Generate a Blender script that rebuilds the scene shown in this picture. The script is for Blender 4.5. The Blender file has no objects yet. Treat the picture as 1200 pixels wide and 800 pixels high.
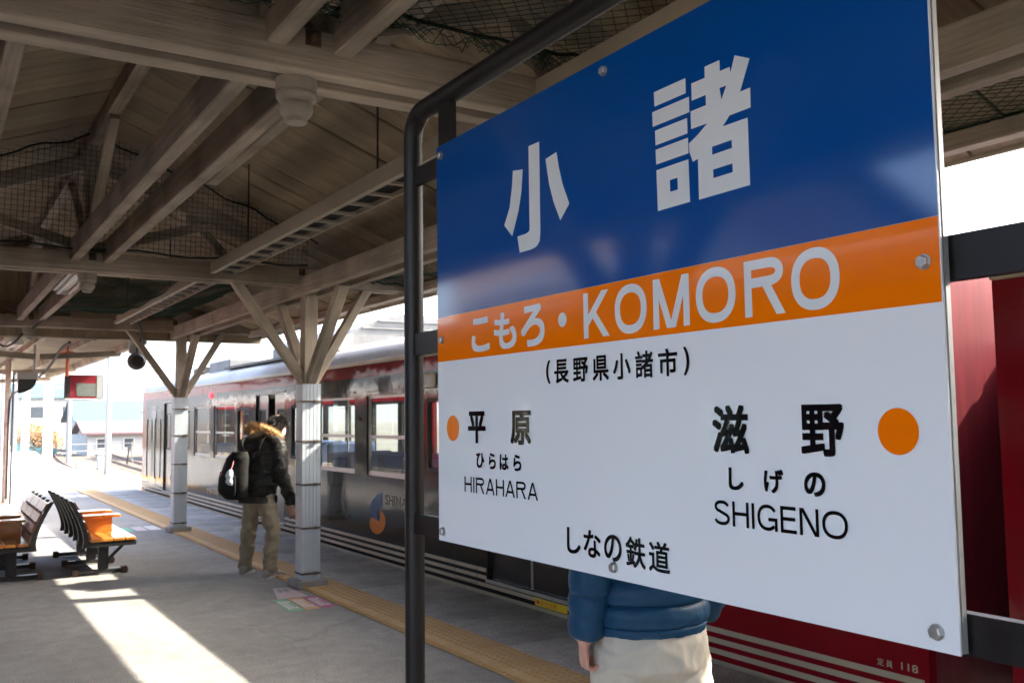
import bpy, bmesh, math, random
from mathutils import Vector, Matrix
from mathutils.geometry import tessellate_polygon
random.seed(7)
R = math.radians
scene = bpy.context.scene
C = scene.collection

# ------------------------------------------------------------------ camera, sky, sun, exposure
# world: Y runs along the platform (away), X towards the train on the right, Z up; platform surface z = 0
cam = bpy.data.cameras.new('camera'); cam_o = bpy.data.objects.new('camera', cam); C.objects.link(cam_o)
ROT = ((0.8479662, -0.0320280, -0.5290818), (-0.5299062, -0.0744941, -0.8447781), (-0.0123569, 0.9967070, -0.0801403))
cam_o.matrix_world = Matrix.Translation((0, 0, 1.6)) @ Matrix(ROT).to_4x4()
cam.sensor_width = 36; cam.lens = 33.0; cam.clip_start = 0.05; cam.clip_end = 9000
cam.dof.use_dof = True; cam.dof.focus_distance = 1.75; cam.dof.aperture_fstop = 16.0
scene.camera = cam_o
LIGHT = Vector((-1.0, 0.25, -0.875)).normalized()
sun = bpy.data.lights.new('sun', 'SUN'); sun.energy = 2.15; sun.angle = R(0.55); sun.color = (1.0, 0.90, 0.75)
sun_o = bpy.data.objects.new('sun', sun); C.objects.link(sun_o)
sun_o.rotation_euler = LIGHT.to_track_quat('-Z', 'Y').to_euler(); sun_o.location = (30, -8, 30)
world = bpy.data.worlds.new('World'); scene.world = world; world.use_nodes = True
wn = world.node_tree.nodes; wl = world.node_tree.links
sky = wn.new('ShaderNodeTexSky'); sky.sky_type = 'NISHITA'; sky.sun_disc = False
sky.sun_elevation = math.asin(-LIGHT.z); sky.sun_rotation = math.atan2(-LIGHT.x, -LIGHT.y)
sky.air_density = 1.0; sky.dust_density = 8.0; sky.altitude = 600
bg = wn['Background']; bg.inputs['Strength'].default_value = 0.15
wl.new(sky.outputs['Color'], bg.inputs['Color'])
scene.view_settings.view_transform = 'Standard'; scene.view_settings.look = 'None'
scene.view_settings.gamma = 1; scene.view_settings.use_curve_mapping = False
scene.view_settings.exposure = 3.25
scene.cycles.max_bounces = 9; scene.cycles.diffuse_bounces = 5; scene.cycles.glossy_bounces = 4
scene.cycles.transparent_max_bounces = 16; scene.cycles.use_denoising = True
scene.cycles.sample_clamp_indirect = 8.0; scene.cycles.caustics_reflective = False; scene.cycles.caustics_refractive = False

# ------------------------------------------------------------------ helpers: materials
def pm(name, c1, rough=0.6, c2=None, scale=6.0, stretch=(1, 1, 1), bump=0.0, bscale=None, rand=0.0, metallic=0.0,
       coat=0.0, spec=0.5, big=0.0, bigscale=0.6, speck=0.0, speckscale=120.0, dist=0.02, crough=0.05, wave=0.0):
    m = bpy.data.materials.new(name); m.use_nodes = True
    nt = m.node_tree; n = nt.nodes; l = nt.links; b = n['Principled BSDF']
    b.inputs['Roughness'].default_value = rough; b.inputs['Metallic'].default_value = metallic
    b.inputs['Coat Weight'].default_value = coat; b.inputs['Coat Roughness'].default_value = crough
    b.inputs['Specular IOR Level'].default_value = spec
    b.inputs['Base Color'].default_value = (*c1, 1)
    if c2 is None and not (bump or rand or big or speck or wave): return m
    tc = n.new('ShaderNodeTexCoord'); mp = n.new('ShaderNodeMapping'); mp.inputs['Scale'].default_value = stretch
    l.new(tc.outputs['Object'], mp.inputs['Vector'])
    col = None
    oi = n.new('ShaderNodeObjectInfo')
    if rand:
        ad = n.new('ShaderNodeVectorMath'); ad.operation = 'MULTIPLY_ADD'
        l.new(oi.outputs['Random'], ad.inputs[0]); ad.inputs[1].default_value = (13, 7, 5); l.new(mp.outputs['Vector'], ad.inputs[2])
        vec = ad.outputs[0]
    else: vec = mp.outputs['Vector']
    ns = n.new('ShaderNodeTexNoise'); ns.inputs['Scale'].default_value = scale; ns.inputs['Detail'].default_value = 7; ns.inputs['Roughness'].default_value = 0.62
    l.new(vec, ns.inputs['Vector'])
    mx = n.new('ShaderNodeMix'); mx.data_type = 'RGBA'
    rp = n.new('ShaderNodeMapRange'); rp.inputs[1].default_value = 0.32; rp.inputs[2].default_value = 0.68
    l.new(ns.outputs['Fac'], rp.inputs['Value']); l.new(rp.outputs['Result'], mx.inputs['Factor'])
    mx.inputs['A'].default_value = (*c1, 1); mx.inputs['B'].default_value = (*(c2 or c1), 1)
    col = mx.outputs['Result']
    def scaleval(col, fac_socket, lo, hi, a=0.3, bb=0.7):
        r = n.new('ShaderNodeMapRange'); r.inputs[1].default_value = a; r.inputs[2].default_value = bb
        r.inputs[3].default_value = lo; r.inputs[4].default_value = hi
        l.new(fac_socket, r.inputs['Value'])
        v = n.new('ShaderNodeVectorMath'); v.operation = 'SCALE'; l.new(col, v.inputs[0]); l.new(r.outputs['Result'], v.inputs['Scale'])
        return v.outputs[0]
    if big:
        nb = n.new('ShaderNodeTexNoise'); nb.inputs['Scale'].default_value = bigscale; nb.inputs['Detail'].default_value = 5
        nb.inputs['Distortion'].default_value = 0.6
        l.new(tc.outputs['Object'], nb.inputs['Vector']); col = scaleval(col, nb.outputs['Fac'], 1 - big, 1 + big * 0.5)
    if speck:
        nsp = n.new('ShaderNodeTexNoise'); nsp.inputs['Scale'].default_value = speckscale; nsp.inputs['Detail'].default_value = 3
        l.new(tc.outputs['Object'], nsp.inputs['Vector']); col = scaleval(col, nsp.outputs['Fac'], 1 - speck, 1 + speck)
    if rand: col = scaleval(col, oi.outputs['Random'], 1 - rand, 1 + rand, 0, 1)
    l.new(col, b.inputs['Base Color'])
    if bump:
        bn = n.new('ShaderNodeTexNoise'); bn.inputs['Scale'].default_value = bscale or scale * 3; bn.inputs['Detail'].default_value = 6
        l.new(vec, bn.inputs['Vector'])
        bp = n.new('ShaderNodeBump'); bp.inputs['Strength'].default_value = bump; bp.inputs['Distance'].default_value = dist
        l.new(bn.outputs['Fac'], bp.inputs['Height']); l.new(bp.outputs['Normal'], b.inputs['Normal'])
        rr = n.new('ShaderNodeMapRange'); rr.inputs[3].default_value = max(rough - 0.1, 0.02); rr.inputs[4].default_value = min(rough + 0.12, 1)
        l.new(ns.outputs['Fac'], rr.inputs['Value']); l.new(rr.outputs['Result'], b.inputs['Roughness'])
    if wave:   # slow panel waviness of sheet metal
        bn = n.new('ShaderNodeTexNoise'); bn.inputs['Scale'].default_value = 2.6; bn.inputs['Detail'].default_value = 2
        l.new(mp.outputs['Vector'], bn.inputs['Vector'])
        bp = n.new('ShaderNodeBump'); bp.inputs['Strength'].default_value = wave; bp.inputs['Distance'].default_value = 0.02
        l.new(bn.outputs['Fac'], bp.inputs['Height']); l.new(bp.outputs['Normal'], b.inputs['Normal'])
        l.new(bp.outputs['Normal'], b.inputs['Coat Normal'])
    return m

def glass_mat(name, tint):
    m = bpy.data.materials.new(name); m.use_nodes = True; nt = m.node_tree; n = nt.nodes; l = nt.links
    n.remove(n['Principled BSDF']); out = n['Material Output']
    t = n.new('ShaderNodeBsdfTransparent'); t.inputs['Color'].default_value = (*tint, 1)
    g = n.new('ShaderNodeBsdfGlossy'); g.inputs['Roughness'].default_value = 0.02
    f = n.new('ShaderNodeFresnel'); f.inputs['IOR'].default_value = 1.55
    ge = n.new('ShaderNodeNewGeometry'); inv = n.new('ShaderNodeMath'); inv.operation = 'SUBTRACT'; inv.inputs[0].default_value = 1; l.new(ge.outputs['Backfacing'], inv.inputs[1])
    mu = n.new('ShaderNodeMath'); mu.operation = 'MULTIPLY'; l.new(f.outputs[0], mu.inputs[0]); l.new(inv.outputs[0], mu.inputs[1])   # reflect at the outer face of the pane only
    mx = n.new('ShaderNodeMixShader'); l.new(mu.outputs[0], mx.inputs[0]); l.new(t.outputs[0], mx.inputs[1]); l.new(g.outputs[0], mx.inputs[2])
    l.new(mx.outputs[0], out.inputs['Surface']); return m

M = {}
M['asphalt'] = pm('asphalt', (0.232, 0.231, 0.223), 0.85, (0.325, 0.322, 0.31), 7.0, bump=0.5, bscale=90, big=0.24, bigscale=0.7, speck=0.5, speckscale=110, dist=0.008)
def add_cracks(m, scale, width, dark):
    nt = m.node_tree; n = nt.nodes; l = nt.links; b = n['Principled BSDF']; src = b.inputs['Base Color'].links[0].from_socket
    tc = n.new('ShaderNodeTexCoord'); ns = n.new('ShaderNodeTexNoise'); ns.inputs['Scale'].default_value = 2.2; ns.inputs['Detail'].default_value = 6
    l.new(tc.outputs['Object'], ns.inputs['Vector'])
    mv = n.new('ShaderNodeVectorMath'); mv.operation = 'MULTIPLY_ADD'; l.new(ns.outputs['Color'], mv.inputs[0]); mv.inputs[1].default_value = (.55, .55, .0); l.new(tc.outputs['Object'], mv.inputs[2])
    vo = n.new('ShaderNodeTexVoronoi'); vo.feature = 'DISTANCE_TO_EDGE'; vo.inputs['Scale'].default_value = scale; l.new(mv.outputs[0], vo.inputs['Vector'])
    mr = n.new('ShaderNodeMapRange'); mr.inputs[1].default_value = 0; mr.inputs[2].default_value = width; mr.inputs[3].default_value = dark; mr.inputs[4].default_value = 1; l.new(vo.outputs['Distance'], mr.inputs['Value'])
    sc = n.new('ShaderNodeVectorMath'); sc.operation = 'SCALE'; l.new(src, sc.inputs[0]); l.new(mr.outputs['Result'], sc.inputs['Scale']); l.new(sc.outputs[0], b.inputs['Base Color'])
add_cracks(M['asphalt'], .33, .004, .78)
M['edge_concrete'] = pm('edge_concrete', (0.34, 0.325, 0.30), 0.85, (0.43, 0.412, 0.385), 9.0, bump=0.5, bscale=70, rand=0.12, big=0.4, bigscale=1.4, speck=0.45, speckscale=110, dist=0.008)
M['concrete'] = pm('concrete', (0.26, 0.25, 0.235), 0.85, (0.34, 0.33, 0.31), 8.0, bump=0.4, bscale=60, big=0.25, bigscale=2.0, dist=0.008)
M['tactile'] = pm('tactile', (0.52, 0.345, 0.155), 0.75, (0.60, 0.425, 0.215), 7.0, bump=0.25, bscale=80, rand=0.07, big=0.2, bigscale=1.5, speck=0.12, speckscale=200, dist=0.004)
M['tactile_stud'] = pm('tactile_stud', (0.48, 0.27, 0.085), 0.65)
M['beam_wood'] = pm('beam_wood', (0.32, 0.27, 0.20), 0.75, (0.51, 0.44, 0.345), 6.0, stretch=(0.3, 7, 7), bump=0.7, bscale=20, rand=0.14, big=0.45, bigscale=1.6, dist=0.005)
M['pendant_paint'] = pm('pendant_paint', (0.36, 0.32, 0.26), 0.6, (0.44, 0.40, 0.33), 12, bump=0.15, bscale=30)
M['board_wood'] = pm('board_wood', (0.285, 0.23, 0.145), 0.75, (0.40, 0.33, 0.225), 4.5, stretch=(0.25, 5, 5), bump=0.6, bscale=18, rand=0.16, big=0.40, bigscale=1.2, dist=0.004)
M['plank_wood'] = pm('plank_wood', (0.36, 0.28, 0.17), 0.65, (0.44, 0.36, 0.24), 4.0, stretch=(0.4, 5, 5), bump=0.4, bscale=18, rand=0.13, big=0.2, bigscale=1.1, dist=0.003)
M['iron'] = pm('iron', (0.06, 0.04, 0.032), 0.7, (0.12, 0.065, 0.04), 20, bump=0.4, bscale=60, dist=0.003)
M['roof_metal'] = pm('roof_metal', (0.16, 0.17, 0.17), 0.6, (0.22, 0.21, 0.2), 4)
M['frame_black'] = pm('frame_black', (0.007, 0.0055, 0.0055), 0.40, (0.013, 0.011, 0.0105), 14, bump=0.12, bscale=90, dist=0.002, spec=0.35)
M['sign_white'] = pm('sign_white', (0.83, 0.84, 0.84), 0.35, spec=0.0, coat=0.8, crough=0.045)
M['sign_blue'] = pm('sign_blue', (0.0003, 0.068, 0.29), 0.30, spec=0.0, coat=1.0, crough=0.085)
M['sign_orange'] = pm('sign_orange', (0.98, 0.195, 0.0015), 0.32, spec=0.0, coat=0.9, crough=0.05)
M['sign_letter'] = pm('sign_letter', (0.74, 0.75, 0.74), 0.35, spec=0.0, coat=0.8, crough=0.05)
M['sign_black'] = pm('sign_black', (0.006, 0.006, 0.0065), 0.4, spec=0.0, coat=0.6, crough=0.05)
M['alu'] = pm('alu', (0.62, 0.63, 0.62), 0.38, metallic=0.6)
M['bolt'] = pm('bolt', (0.55, 0.55, 0.53), 0.4, (0.4, 0.38, 0.35), 60, metallic=0.8)
M['zinc'] = pm('zinc', (0.47, 0.47, 0.45), 0.5, (0.38, 0.38, 0.36), 8, metallic=0.35, big=0.15)
M['car_grey'] = pm('car_grey', (0.017, 0.017, 0.018), 0.08, (0.022, 0.022, 0.023), 1.5, metallic=0.0, spec=0.13, coat=0.0, wave=0.20)
M['car_door'] = pm('car_door', (0.018, 0.018, 0.019), 0.30, (0.022, 0.022, 0.022), 2, spec=0.3, coat=0.3, wave=0.08)
M['car_red'] = pm('car_red', (0.20, 0.005, 0.012), 0.07, (0.23, 0.007, 0.014), 2, spec=0.13, wave=0.28)
M['car_red_dusty'] = pm('car_red_dusty', (0.15, 0.006, 0.018), 0.45, (0.22, 0.016, 0.03), 4, stretch=(6, 6, 0.5), coat=0.3, big=0.2, bigscale=2)
M['cream'] = pm('cream', (0.50, 0.445, 0.335), 0.45, (0.43, 0.38, 0.285), 6, big=0.15)
M['car_roof'] = pm('car_roof', (0.36, 0.37, 0.385), 0.8, (0.46, 0.47, 0.48), 14, bump=0.4, bscale=50, dist=0.004, big=0.2)
M['ac_grey'] = pm('ac_grey', (0.105, 0.11, 0.11), 0.6, (0.14, 0.145, 0.145), 6, big=0.25, bigscale=2.5, bump=0.15, bscale=12)
M['dark'] = pm('dark', (0.02, 0.02, 0.021), 0.55)
M['rubber'] = pm('rubber', (0.014, 0.014, 0.015), 0.7)
M['win_frame'] = pm('win_frame', (0.42, 0.42, 0.41), 0.4, metallic=0.5)
M['glass'] = glass_mat('glass', (0.88, 0.91, 0.90))
M['interior'] = pm('interior', (0.55, 0.53, 0.48), 0.6)
M['interior_floor'] = pm('interior_floor', (0.16, 0.15, 0.14), 0.6)
M['seat_blue'] = pm('seat_blue', (0.03, 0.055, 0.14), 0.85, (0.04, 0.07, 0.17), 20)
M['yellow'] = pm('yellow', (0.75, 0.55, 0.02), 0.5)
M['label_red'] = pm('label_red', (0.6, 0.03, 0.02), 0.5)
M['logo_blue'] = pm('logo_blue', (0.015, 0.10, 0.27), 0.35, spec=0.1)
M['logo_orange'] = pm('logo_orange', (0.55, 0.17, 0.015), 0.35, spec=0.1)
M['grey_text'] = pm('grey_text', (0.075, 0.075, 0.08), 0.4, spec=0.1)
M['cladding'] = pm('cladding', (0.52, 0.60, 0.66), 0.45, (0.58, 0.66, 0.72), 3, stretch=(3, 3, 0.6), big=0.12, bigscale=3)
M['strap'] = pm('strap', (0.16, 0.13, 0.10), 0.45, metallic=0.6)
M['bench_wood'] = pm('bench_wood', (0.50, 0.17, 0.022), 0.28, (0.60, 0.24, 0.04), 4, stretch=(8, 0.7, 8), coat=0.7, rand=0.08, crough=0.12)
M['bench_red'] = pm('bench_red', (0.20, 0.055, 0.02), 0.3, (0.26, 0.08, 0.03), 5, coat=0.5, rand=0.1)
M['steel_black'] = pm('steel_black', (0.013, 0.013, 0.014), 0.4, (0.02, 0.019, 0.018), 12, coat=0.2)
M['net'] = pm('net', (0.012, 0.045, 0.026), 0.8)
M['net_dark'] = pm('net_dark', (0.010, 0.018, 0.013), 0.85)
M['cable'] = pm('cable', (0.012, 0.012, 0.012), 0.6)
M['rust_post'] = pm('rust_post', (0.62, 0.58, 0.50), 0.6, (0.36, 0.16, 0.09), 5, stretch=(1, 1, 0.5), big=0.1, rand=0.05)
M['white_paint'] = pm('white_paint', (0.74, 0.72, 0.68), 0.5, (0.66, 0.63, 0.58), 4)
M['orange_paint'] = pm('orange_paint', (0.62, 0.13, 0.03), 0.5)
M['painted_mirror_red'] = pm('painted_mirror_red', (0.17, 0.012, 0.02), 0.3, coat=0.3)  # red train reflection painted on the mirror
M['painted_mirror_glass'] = pm('painted_mirror_glass', (0.10, 0.12, 0.11), 0.3, (0.15, 0.165, 0.15), 9, coat=0.3)  # windscreen within the painted mirror reflection
M['skin'] = pm('skin', (0.52, 0.27, 0.20), 0.5, (0.58, 0.31, 0.24), 14)
M['hair'] = pm('hair', (0.012, 0.010, 0.010), 0.45, (0.02, 0.016, 0.015), 30)
M['jacket_dark'] = pm('jacket_dark', (0.010, 0.010, 0.009), 0.5, (0.016, 0.016, 0.014), 9, spec=0.35, bump=0.5, bscale=9, dist=0.02)
M['jacket_blue'] = pm('jacket_blue', (0.006, 0.050, 0.115), 0.55, (0.008, 0.060, 0.135), 8, spec=0.3, bump=0.5, bscale=22, dist=0.008)
M['trousers_khaki'] = pm('trousers_khaki', (0.26, 0.215, 0.145), 0.85, (0.34, 0.29, 0.205), 12, bump=0.6, bscale=14, dist=0.02)
M['trousers_light'] = pm('trousers_light', (0.50, 0.465, 0.395), 0.85, (0.56, 0.525, 0.45), 9, bump=0.4, bscale=10, dist=0.015)
M['fur'] = pm('fur', (0.40, 0.22, 0.085), 0.9, (0.55, 0.35, 0.16), 40, rand=0.1)
M['shoe'] = pm('shoe', (0.34, 0.31, 0.25), 0.7, (0.45, 0.42, 0.37), 30)
M['shoe_white'] = pm('shoe_white', (0.6, 0.6, 0.58), 0.6)
M['bag'] = pm('bag', (0.005, 0.005, 0.0055), 0.8, (0.009, 0.009, 0.009), 20, bump=0.5, bscale=14, spec=0.25)
M['charm'] = pm('charm', (0.45, 0.66, 0.75), 0.7, (0.7, 0.75, 0.78), 25)
M['charm_pink'] = pm('charm_pink', (0.7, 0.28, 0.30), 0.7)
M['mask'] = pm('mask', (0.8, 0.8, 0.8), 0.8)
M['rail'] = pm('rail', (0.16, 0.11, 0.08), 0.5, metallic=0.5)
M['sleeper'] = pm('sleeper', (0.16, 0.12, 0.085), 0.85, (0.22, 0.18, 0.14), 6)
M['ground'] = pm('ground', (0.082, 0.068, 0.047), 0.95, (0.14, 0.118, 0.085), 0.8, bump=0.5, bscale=14, big=0.3, bigscale=0.06, speck=0.4, speckscale=25, dist=0.05)
M['hill'] = pm('hill', (0.035, 0.045, 0.04), 0.95, (0.07, 0.065, 0.05), 0.01, big=0.2, bigscale=0.004)
M['wall_cream'] = pm('wall_cream', (0.36, 0.33, 0.27), 0.8, (0.32, 0.29, 0.25), 1.5)
M['wall_brown'] = pm('wall_brown', (0.13, 0.10, 0.075), 0.8, (0.17, 0.13, 0.10), 2.5)
M['wall_white'] = pm('wall_white', (0.42, 0.42, 0.41), 0.8, (0.36, 0.36, 0.35), 1.2)
M['wall_pink'] = pm('wall_pink', (0.13, 0.065, 0.07), 0.8, (0.16, 0.085, 0.088), 2)
M['roof_blue'] = pm('roof_blue', (0.040, 0.085, 0.108), 0.6, (0.048, 0.098, 0.122), 2)
M['roof_grey'] = pm('roof_grey', (0.20, 0.21, 0.23), 0.6, (0.25, 0.26, 0.28), 2)
M['roof_tile'] = pm('roof_tile', (0.05, 0.05, 0.055), 0.6, (0.075, 0.075, 0.08), 3)
M['teal_sheet'] = pm('teal_sheet', (0.07, 0.20, 0.22), 0.6)
M['window_dark'] = pm('window_dark', (0.05, 0.06, 0.07), 0.08)
M['pole'] = pm('pole', (0.34, 0.33, 0.31), 0.8)
M['bark'] = pm('bark', (0.13, 0.10, 0.08), 0.9, (0.2, 0.16, 0.12), 8, bump=0.5)
M['leaf_orange'] = pm('leaf_orange', (0.19, 0.10, 0.04), 0.8, (0.25, 0.15, 0.06), 6)
M['leaf_green'] = pm('leaf_green', (0.06, 0.09, 0.04), 0.8, (0.09, 0.11, 0.05), 6)
M['st_pink'] = pm('st_pink', (0.52, 0.40, 0.43), 0.6, (0.42, 0.36, 0.37), 14)
M['st_green'] = pm('st_green', (0.10, 0.36, 0.20), 0.6, (0.16, 0.40, 0.26), 20)
M['st_orange'] = pm('st_orange', (0.62, 0.29, 0.10), 0.6, (0.6, 0.36, 0.18), 20)
M['st_magenta'] = pm('st_magenta', (0.40, 0.055, 0.18), 0.6, (0.42, 0.1, 0.22), 20)
M['st_white'] = pm('st_white', (0.62, 0.60, 0.57), 0.6, (0.5, 0.48, 0.46), 14)
M['st_grey'] = pm('st_grey', (0.24, 0.27, 0.27), 0.6)

# ------------------------------------------------------------------ helpers: objects and meshes
ORG = {}
def thing(name, label, cat, loc=(0, 0, 0), group=None, kind=None, rotz=0.0):
    o = bpy.data.objects.new(name, None); C.objects.link(o); o.location = loc; o.rotation_euler = (0, 0, rotz)
    o['label'] = label; o['category'] = cat
    if group: o['group'] = group
    if kind: o['kind'] = kind
    ORG[o.name] = Vector(loc) if rotz == 0 else Vector((0, 0, 0))
    return o
def tag(o, label, cat, group=None, kind=None):
    o['label'] = label; o['category'] = cat
    if group: o['group'] = group
    if kind: o['kind'] = kind
    return o
def link(name, me, parent=None):
    o = bpy.data.objects.new(name, me); C.objects.link(o)
    if parent is not None:
        o.parent = parent; ORG[o.name] = ORG[parent.name]
    else: ORG[o.name] = Vector((0, 0, 0))
    return o

class MB:
    def __init__(s): s.v = []; s.f = []
    def add(s, vs, fs):
        b = len(s.v); s.v += [Vector(v) for v in vs]; s.f += [[b + i for i in f] for f in fs]; return s
    def box(s, x0, x1, y0, y1, z0, z1):
        return s.add([(x0, y0, z0), (x1, y0, z0), (x1, y1, z0), (x0, y1, z0), (x0, y0, z1), (x1, y0, z1), (x1, y1, z1), (x0, y1, z1)],
                     [(0, 3, 2, 1), (4, 5, 6, 7), (0, 1, 5, 4), (1, 2, 6, 5), (2, 3, 7, 6), (3, 0, 4, 7)])
    def bbox(s, x0, x1, y0, y1, z0, z1, c=0.006):
        # box with chamfered edges round the z axis and at the top
        def ring(z, d): return [(x0 + d + c, y0 + d, z), (x1 - d - c, y0 + d, z), (x1 - d, y0 + d + c, z), (x1 - d, y1 - d - c, z),
                                (x1 - d - c, y1 - d, z), (x0 + d + c, y1 - d, z), (x0 + d, y1 - d - c, z), (x0 + d, y0 + d + c, z)]
        vs = ring(z0, c) + ring(z0 + c, 0) + ring(z1 - c, 0) + ring(z1, c); fs = [tuple(range(7, -1, -1)), tuple(range(24, 32))]
        for k in range(3):
            for i in range(8): fs.append((k * 8 + i, k * 8 + (i + 1) % 8, (k + 1) * 8 + (i + 1) % 8, (k + 1) * 8 + i))
        return s.add(vs, fs)
    def bar(s, p, q, w, h, up=(0, 0, 1)):
        p = Vector(p); q = Vector(q); d = (q - p).normalized(); u = Vector(up); y = u.cross(d).normalized(); z = d.cross(y)
        vs = []
        for a in (p, q):
            for (i, j) in ((-1, -1), (1, -1), (1, 1), (-1, 1)): vs.append(a + y * (w / 2 * i) + z * (h / 2 * j))
        return s.add(vs, [(0, 3, 2, 1), (4, 5, 6, 7), (0, 1, 5, 4), (1, 2, 6, 5), (2, 3, 7, 6), (3, 0, 4, 7)])
    def tube(s, pts, r, n=8, cap=True):
        pts = [Vector(p) for p in pts]; k = len(pts); rr = r if isinstance(r, (list, tuple)) else [r] * k
        d0 = (pts[1] - pts[0]).normalized(); ref = Vector((0, 0, 1)) if abs(d0.z) < 0.9 else Vector((1, 0, 0))
        x = d0.cross(ref).normalized(); b = len(s.v)
        for i in range(k):
            d = (pts[min(i + 1, k - 1)] - pts[max(i - 1, 0)]).normalized()
            x = (x - d * x.dot(d)).normalized(); y = d.cross(x)
            for j in range(n):
                a = 2 * math.pi * j / n; s.v.append(pts[i] + (x * math.cos(a) + y * math.sin(a)) * rr[i])
        for i in range(k - 1):
            for j in range(n): s.f.append([b + i * n + j, b + i * n + (j + 1) % n, b + (i + 1) * n + (j + 1) % n, b + (i + 1) * n + j])
        if cap: s.f.append([b + j for j in range(n - 1, -1, -1)]); s.f.append([b + (k - 1) * n + j for j in range(n)])
        return s
    def lathe(s, prof, c, n=20, axis='z'):
        b = len(s.v); c = Vector(c); k = len(prof)
        for (r, h) in prof:
            for j in range(n):
                a = 2 * math.pi * j / n; p, q = r * math.cos(a), r * math.sin(a)
                s.v.append(c + (Vector((p, q, h)) if axis == 'z' else Vector((p, h, q)) if axis == 'y' else Vector((h, p, q))))
        for i in range(k - 1):
            for j in range(n): s.f.append([b + i * n + j, b + i * n + (j + 1) % n, b + (i + 1) * n + (j + 1) % n, b + (i + 1) * n + j])
        s.f.append([b + j for j in range(n - 1, -1, -1)]); s.f.append([b + (k - 1) * n + j for j in range(n)]); return s
    def loft(s, rings, n=20):
        # rings: (centre, half-axis vector a, half-axis vector b)
        b = len(s.v); k = len(rings)
        for (c, a, bb) in rings:
            c = Vector(c); a = Vector(a); bb = Vector(bb)
            for j in range(n):
                t = 2 * math.pi * j / n; s.v.append(c + a * math.cos(t) + bb * math.sin(t))
        for i in range(k - 1):
            for j in range(n): s.f.append([b + i * n + j, b + i * n + (j + 1) % n, b + (i + 1) * n + (j + 1) % n, b + (i + 1) * n + j])
        s.f.append([b + j for j in range(n - 1, -1, -1)]); s.f.append([b + (k - 1) * n + j for j in range(n)]); return s
    def extrude_x(s, poly, x0, x1):
        # polygon in (y, z), prism from x0 to x1
        n = len(poly); tri = tessellate_polygon([[Vector((a, b, 0)) for a, b in poly]])
        vs = [(x0, a, b) for a, b in poly] + [(x1, a, b) for a, b in poly]
        fs = [tuple(t) for t in tri] + [tuple(n + i for i in reversed(t)) for t in tri] + [(i, (i + 1) % n, n + (i + 1) % n, n + i) for i in range(n)]
        return s.add(vs, fs)
    def extrude_y(s, poly, y0, y1):
        n = len(poly); tri = tessellate_polygon([[Vector((a, b, 0)) for a, b in poly]])
        vs = [(a, y0, b) for a, b in poly] + [(a, y1, b) for a, b in poly]
        fs = [tuple(t) for t in tri] + [tuple(n + i for i in reversed(t)) for t in tri] + [(i, (i + 1) % n, n + (i + 1) % n, n + i) for i in range(n)]
        return s.add(vs, fs)
    def mesh(s, name, mat, org=Vector((0, 0, 0)), smooth=False):
        me = bpy.data.meshes.new(name); me.from_pydata([tuple(v - org) for v in s.v], [], s.f)
        bm = bmesh.new(); bm.from_mesh(me); bmesh.ops.recalc_face_normals(bm, faces=bm.faces); bm.to_mesh(me); bm.free()
        me.materials.append(M[mat] if isinstance(mat, str) else mat)
        if smooth:
            me.polygons.foreach_set('use_smooth', [True] * len(me.polygons)); me.set_sharp_from_angle(angle=R(38))
        me.update(); return me
    def build(s, name, mat, parent=None, smooth=False):
        org = ORG[parent.name] if parent is not None else Vector((0, 0, 0))
        return link(name, s.mesh(name, mat, org, smooth), parent)

_tc = {}
def timber(name, p, q, w, h, mat, parent, up=(0, 0, 1), ch=0.006):
    """squared timber with chamfered arrises, its own grain axis along local x"""
    p = Vector(p); q = Vector(q); L = (q - p).length; key = (round(L, 3), w, h, mat)
    if key not in _tc:
        mb = MB(); a, b = w / 2, h / 2
        prof = [(-a + ch, -b), (a - ch, -b), (a, -b + ch), (a, b - ch), (a - ch, b), (-a + ch, b), (-a, b - ch), (-a, -b + ch)]
        vs = [(0, y, z) for y, z in prof] + [(L, y, z) for y, z in prof]
        fs = [tuple(range(7, -1, -1)), tuple(range(8, 16))] + [(i, (i + 1) % 8, 8 + (i + 1) % 8, 8 + i) for i in range(8)]
        mb.add(vs, fs); _tc[key] = mb.mesh(name, mat)
    o = link(name, _tc[key], parent)
    d = (q - p).normalized(); y = Vector(up).cross(d).normalized(); z = d.cross(y)
    mt = Matrix(((d.x, y.x, z.x, p.x), (d.y, y.y, z.y, p.y), (d.z, y.z, z.z, p.z), (0, 0, 0, 1)))
    o.matrix_local = Matrix.Translation(-ORG[parent.name]) @ mt
    return o

def text_mesh(s, bold=0.0, res=5):
    cu = bpy.data.curves.new('tmp', 'FONT'); cu.body = s; cu.resolution_u = res; cu.offset = bold; cu.fill_mode = 'FRONT'
    o = bpy.data.objects.new('tmp', cu); C.objects.link(o)
    dg = bpy.context.evaluated_depsgraph_get(); me = bpy.data.meshes.new_from_object(o.evaluated_get(dg))
    vs = [v.co.copy() for v in me.vertices]; fs = [list(p.vertices) for p in me.polygons]
    bpy.data.objects.remove(o); bpy.data.curves.remove(cu); bpy.data.meshes.remove(me)
    return vs, fs
def text_on(mb, s, fn, bold=0.0, normal=Vector((-1, 0, 0))):
    """fit the text's bounding box to the unit square and map it with fn(u, v) -> point; bold thickens the strokes"""
    vs, fs = text_mesh(s)
    x0 = min(v.x for v in vs) - bold; x1 = max(v.x for v in vs) + bold; y0 = min(v.y for v in vs) - bold; y1 = max(v.y for v in vs) + bold
    sh = [(0, 0)] if bold <= 0 else [(bold * i, bold * j) for i in (-1, 0, 1) for j in (-1, 0, 1)]
    for k, (dx, dy) in enumerate(sh):
        mb.add([Vector(fn((v.x + dx - x0) / max(x1 - x0, 1e-6), (v.y + dy - y0) / max(y1 - y0, 1e-6))) + normal * (k * 2e-5) for v in vs], fs)

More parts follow.
